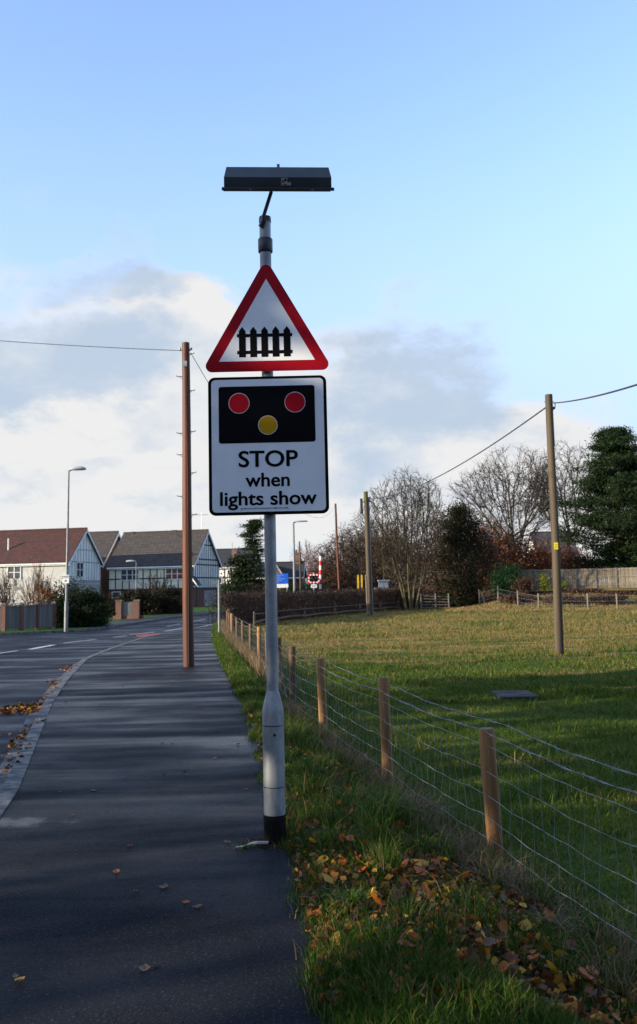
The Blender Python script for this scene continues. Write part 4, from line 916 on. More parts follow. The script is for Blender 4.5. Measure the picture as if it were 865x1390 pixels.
def sc_tree(name,label,loc,env,n,roots,step,kill,seed,bark,twig,tipr=.013,expo=2.35,twigs=3,tl=.55,twr=.008,shell=.0,leaf=None,lsize=.15,lper=3,lspread=.35,pre=None,squash=.85,cat='tree',maxr=.5,leafz=1e9):
    """env: list of (z, half width)"""
    g=np.random.default_rng(seed); zs=[e[0] for e in env]; rs=[e[1] for e in env]; A=[]; zmax=max(rs)
    while len(A)<n:
        z=zs[0]+(zs[-1]-zs[0])*g.random(); R=np.interp(z,zs,rs)
        if g.random()*zmax**2>R*R: continue
        a=g.random()*6.283; q=g.random()**.5
        if shell: q=shell+(1-shell)*q if g.random()<.8 or z>zs[-1]*.8 else q
        R*=1+.20*math.sin(3*a+seed)+.16*math.sin(5*a+z*1.1+seed)+.08*g.normal(); z=z*(1-.07*(1+math.sin(4*a+seed*1.7))*(z>zs[-1]*.6))
        A.append((q*R*math.cos(a),q*R*math.sin(a)*squash,z))
    rts=list(roots); N,par=colonise(A,rts,step,kill,160,seed)
    nn=len(N); w_=np.zeros(nn); ch=[[] for _ in range(nn)]
    for i in range(nn):
        if par[i]>=0: ch[par[i]].append(i)
    for i in range(nn-1,-1,-1):
        w_[i]=(tipr**expo if not ch[i] else w_[i])
        if par[i]>=0: w_[par[i]]+=w_[i]
    rad=np.minimum(w_**(1/expo),maxr)
    big=MB(); small=MB(); seen=set()
    starts=[(i,None) for i in range(nn) if par[i]<0]
    while starts:
        i,p=starts.pop(); P=[] if p is None else [N[p]]; R=[] if p is None else [min(rad[p],rad[i]*1.15)]; c=i
        while True:
            P.append(N[c]); R.append(max(rad[c],(R[-1]*.84 if R else 0)))
            if not ch[c]: break
            m_=max(ch[c],key=lambda q:rad[q])
            for q in ch[c]:
                if q!=m_: starts.append((q,c))
            c=m_
        if len(P)<2: continue
        r0=R[0] if p is None else R[1]
        # thick lower run goes in the trunk, thin remainder in the crown
        k=0
        while k<len(P) and R[k]>.055: k+=1
        if k>=2: big.tube(P[:k],R[:k],8,cap=False)
        a0=max(0,k-1)
        if len(P)-a0>=2: small.tube(P[a0:],R[a0:],4 if R[a0]>.03 else 3,cap=False)
    tips=[i for i in range(nn) if not ch[i]]; 
    for i in range(nn):
        if rad[i]<tipr*2.3 and par[i]>=0:
            d=N[i]-N[par[i]]; d/=np.linalg.norm(d)
            for q in range(twigs if not ch[i] else (twigs+1)//2):
                v=d+g.normal(size=3)*.55; v[2]+=.15; v/=np.linalg.norm(v); L=tl*(.5+.8*g.random()); m_=N[i]+v*L*.5+g.normal(size=3)*.03; e_=m_+(v+g.normal(size=3)*.3)*L*.5
                small.tube([N[i],m_,e_],[twr*1.2,twr,twr*.7],3,cap=False)
    e=empty(name,loc,0,label,cat)
    if not big.v: big.tube([N[0],N[min(1,nn-1)]],.06,6)
    big.build('trunk',bark,e,True); c=small.build('crown',twig,e)
    if leaf is not None:
        T=N[[i for i in range(nn) if rad[i]<tipr*1.8 and N[i][2]<leafz]]; P=np.repeat(T,lper,0)+g.normal(size=(len(T)*lper,3))*lspread
        leaves_at(P,lsize,'leaves',leaf,c,seed=seed)
    return e
def trunkline(h,n,lean=0): return [(lean*k/n*h,0,h*k/n) for k in range(n+1)]
# ---- multi-stemmed bare tree
bx,by=XAT(558,71,825),71.
sc_tree('bare_tree','broad bare tree with many olive stems rising from one base at the hedge end',(bx,by,-.25),[(1.2,.9),(3,1.7),(5,2.5),(7.5,3.0),(9.3,2.6),(10.3,1.6),(10.9,.5)],3600,
    [(.5*math.cos(k*.9)*(.3+.1*k),.35*math.sin(k*.9),-.1) for k in range(8)],.24,.34,11,M['barkG'],M['twigG'],tipr=.012,expo=2.35,twigs=5,tl=.60,twr=.0095)
# ---- big bare tree pair
def big_tree(label,px,Y,ytop,env,n,seed,lean):
    x=XAT(px,Y,790); z0=1.0; Hh=ZAT(px,ytop,Y)-z0; env=[(a*Hh,b_) for a,b_ in env]
    # short bole, then attraction takes over
    return sc_tree('bare_tree',label,(x,Y,z0),env,int(n*1.8),[(0,0,-.2)],.30,.42,seed,M['barkA'],M['twig'],tipr=.0155,expo=2.3,twigs=4,tl=.75,twr=.012,shell=.42,maxr=.42)
big_tree('largest bare tree with a wide fan shaped crown behind the board fence',700,86,603,[(.28,1.2),(.42,3.0),(.58,4.3),(.75,4.4),(.90,3.2),(.97,1.8),(1.0,.6)],2300,5,0)
big_tree('second tall bare tree between the tagged pole and the dark pine',775,92,599,[(.28,.8),(.42,2.3),(.58,3.3),(.75,3.4),(.90,2.6),(.97,1.5),(1.0,.5)],1700,8,0)
# ---- brown mass of trees behind the hedge
def tw_tree(px,Y,ytop,seed,label,tw,bark,name='bare_tree',leaf=None,wide=.33,lper=3,lsize=.16,z0=-.1,lv=4,sp=.5,lspread=.45,minr=.013,kids=(5,6)):
    x,zt=AT(px,ytop,Y); Hh=zt-z0; W_=wide*Hh
    return sc_tree(name,label,(x,Y,z0),[(.12*Hh,W_*.55),(.35*Hh,W_*.95),(.6*Hh,W_),(.8*Hh,W_*.78),(.93*Hh,W_*.45),(Hh,W_*.12)],1300,[(0,0,-.1)],.34,.46,seed,bark,tw,tipr=.016,expo=2.2,twigs=5,tl=.8,twr=minr*.95,leaf=leaf,lsize=lsize,lper=lper,lspread=lspread,maxr=.22)
tw_tree(447,112,762,21,'small reddish bare tree at the left end of the brown trees behind the hedge',M['twigR'],M['barkA'],leaf=M['brownl'],wide=.6)
tw_tree(468,108,712,22,'tall reddish brown bare tree just right of the slim leaning pole',M['twigR'],M['barkA'],leaf=M['brownl'],wide=.38,lper=4)
tw_tree(492,104,702,23,'dense brown bare tree directly behind the mossy topped pole',M['twig'],M['barkA'],leaf=M['brownl'],wide=.38,lper=4)
tw_tree(519,100,698,24,'dense brown bare tree left of the multi stemmed tree',M['twigG'],M['barkG'],leaf=M['brownl'],wide=.40,lper=4)
tw_tree(540,106,716,34,'dark brown bare tree seen through the stems of the multi stemmed tree',M['twig'],M['barkA'],leaf=M['brownl'],wide=.42,lper=3)
tw_tree(418,138,733,25,'pale pinkish leafless birch above the crossing signal board',M['twigP'],M['twigP'],wide=.30,lv=4,minr=.017)
tw_tree(436,142,752,26,'low pale pinkish tree behind the raised barrier',M['twigP'],M['twigP'],wide=.45,lv=4,minr=.017,leaf=M['beech'],lper=1)
# ---- copper beech like understorey on the right
tw_tree(672,84,706,27,'brown tree with copper leaves between the ivy tree and the largest bare tree',M['twig'],M['barkA'],leaf=M['beech'],wide=.38,lper=5,lsize=.22,z0=.3)
tw_tree(655,90,688,36,'thin grey brown bare tree left of the largest bare tree',M['twig'],M['barkA'],wide=.34,z0=.3)
tw_tree(690,88,722,28,'copper leaved tree under the left side of the largest bare tree',M['twigR'],M['barkA'],leaf=M['beech'],wide=.48,lper=5,lsize=.22,z0=.6)
tw_tree(727,84,735,29,'low copper leaved tree just left of the tagged pole',M['twigR'],M['barkA'],leaf=M['beech'],wide=.50,lper=5,lsize=.22,z0=1.0)
tw_tree(766,84,742,30,'low copper leaved tree just right of the tagged pole',M['twigR'],M['barkA'],leaf=M['beech'],wide=.60,lper=5,lsize=.22,z0=1.0)
tw_tree(600,86,690,35,'slender brown tree between the multi stemmed tree and the ivy tree',M['twigR'],M['barkA'],leaf=M['brownl'],wide=.30,lper=2)
# ---- ivy tree
def clump_tree(name,label,loc,Hh,prof,n,K,leaf,lsize,bark,seed,cl=.35,aspect=.6,trunk_r=.16,flat=0,branches=14,cat='tree',zlow=.05,flatc=.7):
    """prof(t)->radius at relative height"""
    g=np.random.default_rng(seed); e=empty(name,loc,0,label,cat); b=MB()
    b.tube([(0,0,-.1),(.05,0,Hh*.4),(-.03,.02,Hh*.75),(0,0,Hh*.96)],[trunk_r,trunk_r*.75,trunk_r*.45,.03],8)
    C=[]
    for i in range(K):
        t_=zlow+(1-zlow)*g.random(); a=g.random()*6.283; r=prof(t_)*(g.random()**.5); C.append((r*math.cos(a),r*math.sin(a),t_*Hh))
    C=np.array(C)
    for i in range(min(branches*3,K)):
        c=C[i]; z0=max(.2,c[2]-.25*math.hypot(c[0],c[1])-.2); b.tube([(0,0,min(z0,Hh*.9)),tuple(c)],[trunk_r*.28,.012],4,cap=False)
    b.build('trunk',bark,e,True)
    idx=g.integers(0,K,n); sc=cl*(.5+g.random(K))[:,None]
    P=C[idx]+g.normal(size=(n,3))*sc[idx]*np.array([1,1,flatc]); P[:,2]=np.maximum(P[:,2],0.02)
    leaves_at(P,lsize,'crown',leaf,e,aspect,flat,seed); return e
clump_tree('ivy_tree','dark ivy covered tree with brown edges right of the multi stemmed tree',(XAT(626,76,820),76,-.2),ZAT(626,690,76)+.2,lambda t:2.9*(1-abs(t-.42)/.62)**.75*(.75+.5*random.random()) if abs(t-.42)<.62 else .2,24000,190,M['ivy'],.15,M['barkA'],41,.40)
tw_tree(640,79,700,37,'leafy brown tree on the right shoulder of the ivy covered tree',M['twig'],M['barkA'],leaf=M['brownl'],wide=.30,lper=3)
# ---- pine
def pine(label,x,y,z0,Hh,maxr,seed,n=26000,zcrown=.06,leaf='pine',tiers=30,sparse=1.0,cl=.40,bark='barkA',profile=None):
    g=np.random.default_rng(seed); e=empty('pine_tree',(x,y,z0),0,label,'tree'); b=MB()
    b.tube([(0,0,-.1),(.1,0,Hh*.35),(-.05,.05,Hh*.7),(0,0,Hh*.98)],[Hh*.022,Hh*.018,Hh*.011,.03],10); C=[]
    for i in range(tiers):
        t_=zcrown+(1-zcrown)*(i+g.random()*.8)/tiers; rad=maxr*(profile(t_) if profile else (1-t_)**.55*(.75+.5*g.random()))
        for j in range(int(4+3*g.random())):
            a=g.random()*6.283; r=rad*(.65+.5*g.random()); z=t_*Hh; tip=(r*math.cos(a),r*math.sin(a),z+r*.16)
            b.tube([(0,0,z),(tip[0]*.5,tip[1]*.5,z+r*.02),tip],[Hh*.006*(1.2-t_),Hh*.004*(1.2-t_),.015],4,cap=False)
            for q in (1.0,.82,.62,.42):
                if g.random()<sparse: C.append((tip[0]*q+g.normal()*.2,tip[1]*q+g.normal()*.2,z+r*.16*q+g.normal()*.08))
    b.build('trunk',M[bark],e,True); C=np.array(C); idx=g.integers(0,len(C),n)
    P=C[idx]+g.normal(size=(n,3))*cl*np.array([1,1,.34]); P[:,2]=np.maximum(P[:,2],.05)
    leaves_at(P,.24,'crown',M[leaf],e,.30,0,seed)
    return e
xx,zt=AT(833,584,80); pine('big dark green pine with drooping layered boughs at the right edge',xx,80,.9,zt-.9,5.7,51,n=95000,tiers=44,profile=lambda t:(min(1,.55+t*1.2) if t<.35 else (1-(t-.35)/.65)**.80*.98+.05)*(.66+.55*random.random()),cl=.42)
xx,zt=AT(884,640,77); pine('dark green pine cut by the right edge of the picture, lower than its neighbour',xx,77,.9,zt-.9,4.2,52,n=45000,tiers=30)
xx,zt=AT(343,704,112); pine('tall sparse dark conifer with see through boughs between the distant houses',xx,112,-.1,zt,2.0,53,n=15000,zcrown=.12,tiers=26,sparse=.85,cl=.32,profile=lambda t:(1.0-.55*t)*(.6+.8*random.random()),bark='barkA')
xx,zt=AT(327,757,108); clump_tree('evergreen_shrub','rounded dark evergreen tree at the foot of the tall sparse conifer',(xx,108,-.1),zt+.1,lambda t:1.5*math.sqrt(max(0,1-((t-.45)/.6)**2)),6000,60,M['ever'],.28,M['barkA'],54,.5)
# ---- bushes
def bush(label,px,Y,ytop,wpx,leaf,seed,n=5000,size=.09,z0=0,name='shrub',twigs=None,K=60,depth=.5,cl=.18,cat='shrub',box=.35):
    x,zt=AT(px,ytop,Y); Hh=zt-z0; rw=wpx/2*Y/F; g=np.random.default_rng(seed); e=empty(name,(x,Y,z0),0,label,cat)
    C=[]
    while len(C)<K:
        p=g.uniform(-1,1,3); p[2]=abs(p[2])
        if abs(p[0])**2.6+abs(p[1])**2.6+abs(p[2])**2.8<1: C.append((p[0]*rw*.92,p[1]*rw*depth,p[2]*Hh*.93+.05))
    C=np.array(C); b=MB()
    for c in C[:50]:
        b.tube([(c[0]*.3,c[1]*.3,-.05),(c[0]*.75,c[1]*.75,c[2]*.6),tuple(c*np.array([1.05,1,1.06]))],[.03,.018,.008],4,cap=False)
    b.build('stems',twigs or M['twig'],e); idx=g.integers(0,K,n); P=C[idx]+g.normal(size=(n,3))*cl*max(rw,Hh)*.9*np.array([1,1,.7]); P[:,2]=np.clip(P[:,2],.0,Hh*1.05)
    leaves_at(P,size,'foliage',leaf,e,.6,0,seed); return e
bush('large dense dark evergreen bush behind the tall street lamp',108,44.2,797,88,M['ever'],61,n=16000,size=.09,K=140,cl=.11,depth=.55)
bush('dark evergreen bush with uneven top above the left end of the large evergreen bush',95,46,786,38,M['ever'],62,n=3500,size=.08,K=30)
bush('wide dull green bush below the cream timbered house, left part',185,64,800,64,M['ivy'],63,n=9000,size=.12,K=90,cl=.13)
bush('wide dull green bush between the telegraph pole and the garden wall',225,66,796,66,M['ivy'],64,n=11000,size=.12,K=90,cl=.13)
def bare_bush(label,px,Y,ytop,wpx,seed,tw,leaf=None,lper=1,lsize=.06,z0=0,stems=9,minr=.008,lev=4,name='bare_shrub'):
    x,zt=AT(px,ytop,Y); Hh=zt-z0; T=Tree(seed); R=T.r
    for k in range(stems):
        a=R.random()*6.28; s_=R.uniform(.1,.6); T.grow(V3(math.cos(a)*.1,math.sin(a)*.1,0),V3(math.cos(a)*s_,math.sin(a)*s_,1).normalized(),Hh*.5,.022,1,lev,.5,.1,(2,4),.6,4,.13,0,.6,minr,.2)
    zs=[v[2] for v in T.small.v]; xs=[v[0] for v in T.small.v]; k=Hh/max(zs); kx=(wpx*Y/F)/(max(xs)-min(xs))
    T.small.v=[(a*kx,b_*kx,c*k) for a,b_,c in T.small.v]; T.tips=[(V3(p.x*kx,p.y*kx,p.z*k),d) for p,d in T.tips]
    e=empty(name,(x,Y,z0),0,label,'shrub'); c=T.small.build('stems',tw,e)
    if leaf is not None:
        g=np.random.default_rng(seed); A=np.array([list(p) for p,_ in T.tips]); A=A[A[:,2]<Hh*.75] if seed%2 else A
        P=np.repeat(A,lper,0)+g.normal(size=(len(A)*lper,3))*.06; leaves_at(P,lsize,'foliage',leaf,e,.6,0,seed)
    return e
bare_bush('bare garden shrub at the left edge behind the pillar fence',10,44,768,60,71,M['twigR'],M['brownl'],2,stems=10)
bare_bush('tall bare garden shrub with twisting branches in front of the red roofed house',48,46,758,56,72,M['twigR'],M['orangel'],1,.05,stems=12)
bare_bush('bare shrub with orange leaves beside the large evergreen bush',68,45.5,783,46,73,M['twigR'],M['orangel'],3,.07)
bush('low brown leafed bush filling the gap behind the pillar fence',30,43.5,806,100,M['brownl'],74,n=5000,size=.06,K=60,cl=.12)
bare_bush('bare twiggy tree in front of the cream walls, left of the telegraph pole',212,70,776,50,75,M['twigR'],None,stems=10,minr=.012)
bush('pale brown bush in front of the porch beside the telegraph pole',150,60,806,30,M['ivy'],76,n=2500,size=.1,K=30)
bush('low dark evergreen bush behind the start of the hedge',318,84,790,40,M['ever'],77,n=4000,size=.16,K=50)
bush('low dark bush between the hedge start and the signpost',348,86,793,44,M['ivy'],78,n=4500,size=.16,K=50)
bush('low green bush below the crossing signal board',424,100,788,44,M['everB'],79,n=3500,size=.18,K=40)
bush('low green bush behind the blue notice board',392,98,790,30,M['everB'],80,n=2000,size=.18,K=30)
bush('bright green laurel bush at the left end of the board fence',690,74.5,766,40,M['everB'],81,n=5000,size=.13,z0=.9,K=50)
bush('green ivy bush on the left corner of the board fence',678,74,775,14,M['everB'],82,n=1600,size=.12,z0=.9,K=20)
bush('small yellow green bush growing against the board fence',738,74.2,774,9,M['yelg'],83,n=900,size=.11,z0=1.0,K=14,cl=.12)
bush('second small yellow green bush by the tagged pole',763,74.0,781,9,M['yelg'],84,n=420,size=.10,z0=1.0,K=14,cl=.12)
bare_bush('clump of bare brown stems in front of the board fence left of the tagged pole',712,70.5,778,44,85,M['twigR'],M['brownl'],1,.1,z0=.6,stems=14,minr=.012)
bush('russet bramble bush right of the tagged pole below the board fence',785,71,800,70,M['brownl'],86,n=5000,size=.12,z0=.7,K=60,cl=.10)
bush('russet bramble bush left of the tagged pole below the board fence',735,71.5,803,70,M['brownl'],87,n=4500,size=.12,z0=.6,K=60,cl=.10)
bush('russet bramble bush below the left end of the board fence',680,74,806,60,M['brownl'],88,n=4500,size=.12,z0=.2,K=60,cl=.10)
bush('dark brown bramble mound under the ivy covered tree',618,75,800,76,M['ivy'],89,n=7000,size=.13,z0=-.25,K=70,cl=.12)
bush('brown undergrowth around the base of the multi stemmed tree',560,75,798,70,M['hedge'],90,n=7000,size=.12,z0=-.25,K=70,cl=.12)
bush('russet bramble bush at the right edge below the board fence',845,70.5,802,74,M['brownl'],91,n=4500,size=.12,z0=.7,K=60,cl=.10)
for i,(px,Y,yt,wpx,mt,lab) in enumerate([(455,108,750,50,'brownl','brown thicket at the foot of the small reddish tree, left end of the wood'),(490,106,724,60,'brownl','tall brown thicket behind the three yellow posts'),
     (530,104,726,66,'brownl','tall brown thicket behind the pale trackside cabinet'),(575,100,742,60,'hedge','dark thicket behind the stems of the multi stemmed tree'),(612,98,738,50,'brownl','brown thicket behind the left side of the ivy covered tree'),
     (650,96,738,56,'brownl','brown thicket behind the right side of the ivy covered tree'),(690,97,745,60,'beech','russet thicket behind the copper leaved trees'),(735,98,744,64,'beech','copper thicket under the middle of the largest bare tree'),(780,99,746,60,'brownl','brown thicket behind the foot of the second tall bare tree')]):
    bush(lab,px,Y,yt,wpx,M[mt],140+i,n=9000,size=.17,K=130,cl=.12,z0=-.1,depth=.4,twigs=M['twig'],name='thicket')
for i,(px,Y,yt,wpx,lab) in enumerate([(705,69,808,60,'low russet brambles between the far fence posts, left'),(765,67.5,808,60,'low russet brambles between the far fence posts, beside the tagged pole'),(825,67,808,64,'low russet brambles between the far fence posts, right')]):
    bush(lab,px,Y,yt,wpx,M['brownl'],160+i,n=3000,size=.11,K=50,cl=.10,z0=.25,depth=.5,name='bramble')
# ---- the long hedge
he=empty('hedge',(0,56,-.25),0,'long clipped brown winter hedge running behind the field from the road','hedge'); O=Vector((0,56,-.25))
HL=[(-4.75,46.4),(-3.9,46.9),(-2.7,51.4),(-1.1,56.4),(.8,61.4),(2.6,66),(4.3,70.5),(6.2,75)]; cum=[0]
for i in range(1,len(HL)): cum.append(cum[-1]+math.dist(HL[i],HL[i-1]))
g=np.random.default_rng(99); n=60000; s_=g.random(n)*cum[-1]; x=np.interp(s_,cum,[p[0] for p in HL]); y=np.interp(s_,cum,[p[1] for p in HL])
dep=g.random(n)*1.3; topz=1.62+.10*np.sin(s_*1.7)+.07*np.sin(s_*4.1); z=g.random(n)**.8*topz
front=g.random(n)<.5; dep=np.where(front,g.random(n)**2*.35,dep)
P=np.stack([x-dep*.9+g.normal(size=n)*.05,y+dep*.45+g.normal(size=n)*.05,z],1)-np.array([O.x,O.y,0]); 
leaves_at(P,.085,'foliage',M['hedge'],he,.5,0,5)
b=MB()
for i in range(1500):
    k=g.random()*cum[-1]; x=float(np.interp(k,cum,[p[0] for p in HL])); y=float(np.interp(k,cum,[p[1] for p in HL])); dd=g.random()*1.1; h=1.6+g.random()*.25
    b.tube([(x-dd*.9-O.x,y+dd*.45-O.y,0),(x-dd*.9-O.x+g.normal()*.15,y+dd*.45-O.y+g.normal()*.1,h)],[.014,.006],3,cap=False)
b.build('stems',M['twigR'],he)
# ------------------------------------------------------------------ woodland out of frame: left row shades the foreground, rear row is added
g=np.random.default_rng(123); C=[];b=MB()
for i in range(26):
    y=-34+i*1.72; x=-15.5-2.5*g.random(); h=(7.5+3.0*g.random()) if y<7 else 6.0; 
    b.tube([(x,y,-.1),(x+.1,y,h*.6),(x,y,h)],[.2,.14,.03],6)
    for j in range(60):
        t_=.06+.94*g.random(); a=g.random()*6.283; r=2.0*(1-t_)**.5*g.random()**.5+.15; C.append((x+r*math.cos(a),y+r*math.sin(a),t_*h))
for i in range(22):  # rear row added behind the camera to block sky fill
    x=-15+i*1.9; y=-15-3*g.random(); h=11+4*g.random(); b.tube([(x,y,-.3),(x,y,h)],[.22,.03],6)
    for j in range(70):
        t_=.04+.96*g.random(); a=g.random()*6.283; r=2.4*(1-t_)**.5*g.random()**.5+.15; C.append((x+r*math.cos(a),y+r*math.sin(a),t_*h))
C=np.array(C); idx=g.integers(0,len(C),140000); P=C[idx]+g.normal(size=(140000,3))*.34; P=P[~((P[:,0]<-11)&(P[:,1]>-14)&(P[:,2]<5.0)&(P[:,2]>2.6)&(g.random(len(P))<.86))]; P[:,2]=np.maximum(P[:,2],.05)  # foliage thinned in a low band to let sun dapple the verge
wd_=tag(leaves_at(P,.42,'unseen_woodland',M['ever'],None,.7,0,9),kind='stuff'); b.build('unseen_woodland_trunks',M['barkA'],wd_)
# ------------------------------------------------------------------ grass
def blades(name,P,hgt,wid,m,lean=.5,seed=1,parent=None):
    g=np.random.default_rng(seed); n=len(P); a=g.random(n)*6.283; dx=np.cos(a);dy=np.sin(a)
    h=hgt*(.55+.9*g.random(n)) if np.isscalar(hgt) else hgt*(.6+.8*g.random(n)); w_=wid*(.7+.6*g.random(n)); la=g.random(n)*6.283; ll=lean*h*(.3+g.random(n))
    lx=np.cos(la)*ll; ly=np.sin(la)*ll; z0=P[:,2]-.01
    def st(x,y,z): return np.stack([x,y,z],1)
    A=st(P[:,0]-dx*w_/2,P[:,1]-dy*w_/2,z0); B=st(P[:,0]+dx*w_/2,P[:,1]+dy*w_/2,z0)
    Cc=st(P[:,0]+lx*.35+dx*w_*.4,P[:,1]+ly*.35+dy*w_*.4,z0+h*.6); D=st(P[:,0]+lx*.35-dx*w_*.4,P[:,1]+ly*.35-dy*w_*.4,z0+h*.6)
    E=st(P[:,0]+lx,P[:,1]+ly,z0+h*(1-.25*lean*g.random(n)))
    V=np.stack([A,B,Cc,D,E],1).reshape(-1,3); o=np.arange(n)*5
    T=np.stack([np.stack([o,o+1,o+2],1),np.stack([o,o+2,o+3],1),np.stack([o+3,o+2,o+4],1)],1).reshape(-1,3)
    return np_mesh(name,V,T,m,parent)
def verge_pts(n,y0,y1,seed,pw=1.6,edge=-.04):
    g=np.random.default_rng(seed); y=y0+(y1-y0)*g.random(n)**pw; a=xR(y)+edge; b_=xF(y)+.12; x=a+(b_-a)*g.random(n)
    x+=.03*np.sin(y*6)+.03*g.normal(size=n); return np.stack([x,y,np.where(x<xF(y),verge_z(x,y),field_z(x,y))],1)
def patch(x,y,f,s): return np.sin(x*f+s)*np.sin(y*f*1.13+s*2)+.6*np.sin(x*f*2.3+y*f*1.7+s)
P=verge_pts(120000,3.2,14,1); k=patch(P[:,0],P[:,1],4.0,1.0); g=np.random.default_rng(2)
keep=(k+g.random(len(P))*1.4)>.25; P1=P[keep]
# the bare leafy hollow near the front keeps fewer blades
hol=((P1[:,0]-.55)/.42)**2+((P1[:,1]-5.1)/.9)**2<1; P1=P1[~hol|(g.random(len(P1))<.62)]
t1=blades('verge_grass',P1,.060+.045*np.clip(patch(P1[:,0],P1[:,1],2.2,4),0,1),.0042,M['grassN'],.6,3); tag(t1,kind='stuff')
P2=verge_pts(60000,14,46,4,1.3); tag(blades('far_verge_grass',P2,.10,.009,M['grassN'],.5,5),kind='stuff')
# long arching tufts (each a thing)
def tuft(x,y,n,h,spread,m,label,seed,rot=0,wid=.006):
    g=np.random.default_rng(seed); V=[];Tt=[]
    e_z=float(verge_z(x,y)) if x<float(xF(y)) else float(field_z(x,y))
    b=MB()
    for i in range(n):
        a=g.random()*6.283; r=abs(g.normal())*spread*.35; bx_,by_=r*math.cos(a),r*math.sin(a); L=h*(.6+.7*g.random()); out=L*(.35+.75*g.random()); w_=wid*(.6+.7*g.random())
        a+=g.normal()*.5; nx,ny=-math.sin(a),math.cos(a); pts=[]
        for k in range(6):
            s_=k/5; hh=L*(1.25*s_-.75*s_*s_*(.5+out/L)); rr=out*s_**1.5; ww=w_*(1-s_**2*.95)/2
            pts+= [(bx_+rr*math.cos(a)-nx*ww,by_+rr*math.sin(a)-ny*ww,max(hh,-.02)),(bx_+rr*math.cos(a)+nx*ww,by_+rr*math.sin(a)+ny*ww,max(hh,-.02))]
        b.add(pts,[(2*k,2*k+1,2*k+3,2*k+2) for k in range(5)])
    o=b.build('grass_tuft',m); o.location=(x,y,e_z); return tag(o,label,'grass tuft')
tuft(.42,6.75,420,.30,.30,M['grassN'],'largest dark green tuft of long arching grass between the signpost and the second fence post',1)
tuft(.66,7.2,200,.30,.22,M['dryg'],'tuft of bleached dead grass leaning by the foot of the second fence post',2)
tuft(.20,7.2,160,.22,.2,M['grassN'],'smaller green grass tuft just behind the largest one beside the signpost',3)
tuft(.98,5.95,110,.15,.18,M['dryg'],'dry straw coloured grass tuft at the foot of the nearest fence post',4)
tuft(1.2,5.4,130,.16,.25,M['dryg'],'dry grass tuft under the netting in front of the nearest fence post',5)
tuft(-.05,8.4,130,.20,.25,M['grassN'],'green grass tuft in the verge left of the second fence post',6)
tuft(.30,9.6,160,.22,.3,M['dryg'],'pale dead grass tuft under the netting between the second and third fence posts',7)
tuft(-.50,5.98,40,.07,.1,M['grassN'],'tiny green weed growing beside the black foot of the signpost',8)
tuft(1.35,4.9,200,.30,.3,M['grassN'],'green grass tuft in the lower right corner beneath the wire netting',9)
tuft(-1.3,19.2,120,.3,.3,M['dryg'],'dry grass tuft against the netting where the verge narrows',12)
for i,(x_,y_,n_,h_,m_,lab) in enumerate([(.15,5.9,110,.16,'grassN','low green grass tuft in front of the leaf bank nearest the signpost foot'),(.95,5.6,120,.20,'dryg','small straw tuft rising through the fallen leaves before the nearest fence post'),(.62,6.1,130,.20,'grassN','green grass tuft at the upper edge of the fallen leaf bank'),(1.15,5.0,120,.20,'dryg','straw tuft near the lower right end of the leaf bank'),(.12,4.75,160,.16,'grassN','green grass tuft on the pavement edge at the bottom of the picture'),(.38,4.5,120,.15,'grassN','green grass tuft right of the pavement edge at the very bottom')]): tuft(x_,y_,n_,h_,.25,M[m_],lab,50+i)
def fieldmat(name):
    m=bpy.data.materials.new(name); m.use_nodes=True; t=NT(m.node_tree); b=t.n['Principled BSDF']
    tc=t.n.new('ShaderNodeTexCoord'); v=tc.outputs['Object']; gg=t.n.new('ShaderNodeNewGeometry')
    sp=t.n.new('ShaderNodeSeparateXYZ'); t.l.new(v,sp.inputs[0])
    ns=t.noise(t.mapping(v,(.35,1.6,1)),.9,7,.7); far=t.smooth(sp.outputs[1],15.,30.)
    k=t.math('ADD',t.math('ADD',ns,t.math('MULTIPLY',far,.185)),t.math('MULTIPLY',t.math('SUBTRACT',gg.outputs['Random Per Island'],.5),.30))
    green=t.ramp(gg.outputs['Random Per Island'],[(0,(.030,.062,.006)),(.6,(.066,.112,.012)),(1,(.125,.150,.026))])
    c=t.mix(t.smooth(k,.60,.76),green,(.28,.19,.07)); t.l.new(c,b.inputs['Base Color']); b.inputs['Roughness'].default_value=.7; b.inputs['Specular IOR Level'].default_value=.1
    tr=t.n.new('ShaderNodeBsdfTranslucent'); mx=t.n.new('ShaderNodeMixShader'); mx.inputs[0].default_value=.3
    t.l.new(c,tr.inputs[0]); t.l.new(b.outputs[0],mx.inputs[1]); t.l.new(tr.outputs[0],mx.inputs[2]); t.l.new(mx.outputs[0],t.n['Material Output'].inputs[0]); return m
M['fieldg']=fieldmat('field_grass_blades')
g=np.random.default_rng(404); Pc=[]
for i in range(70):
    y=4.2+g.random()**1.4*9; x=float(xR(y))+(float(xF(y))-float(xR(y)))*(.15+.85*g.random()); k_=int(30+60*g.random())
    xx_=x+g.normal(size=k_)*.045; yy_=y+g.normal(size=k_)*.055; Pc.append(np.stack([xx_,yy_,np.where(xx_<xF(yy_),verge_z(xx_,yy_),field_z(xx_,yy_))],1))
Pc=np.concatenate(Pc); tag(blades('rough_verge_grass',Pc,.19,.0048,M['grassN'],.9,405),kind='stuff')
Pd=[]
for i in range(45):
    y=4.2+g.random()**1.4*9; x=float(xF(y))-.35*g.random(); k_=40
    xx_=x+g.normal(size=k_)*.06; yy_=y+g.normal(size=k_)*.07; Pd.append(np.stack([xx_,yy_,np.where(xx_<xF(yy_),verge_z(xx_,yy_),field_z(xx_,yy_))],1))
Pd=np.concatenate(Pd); tag(blades('dead_verge_grass',Pd,.22,.0042,M['dryg'],1.2,406),kind='stuff')
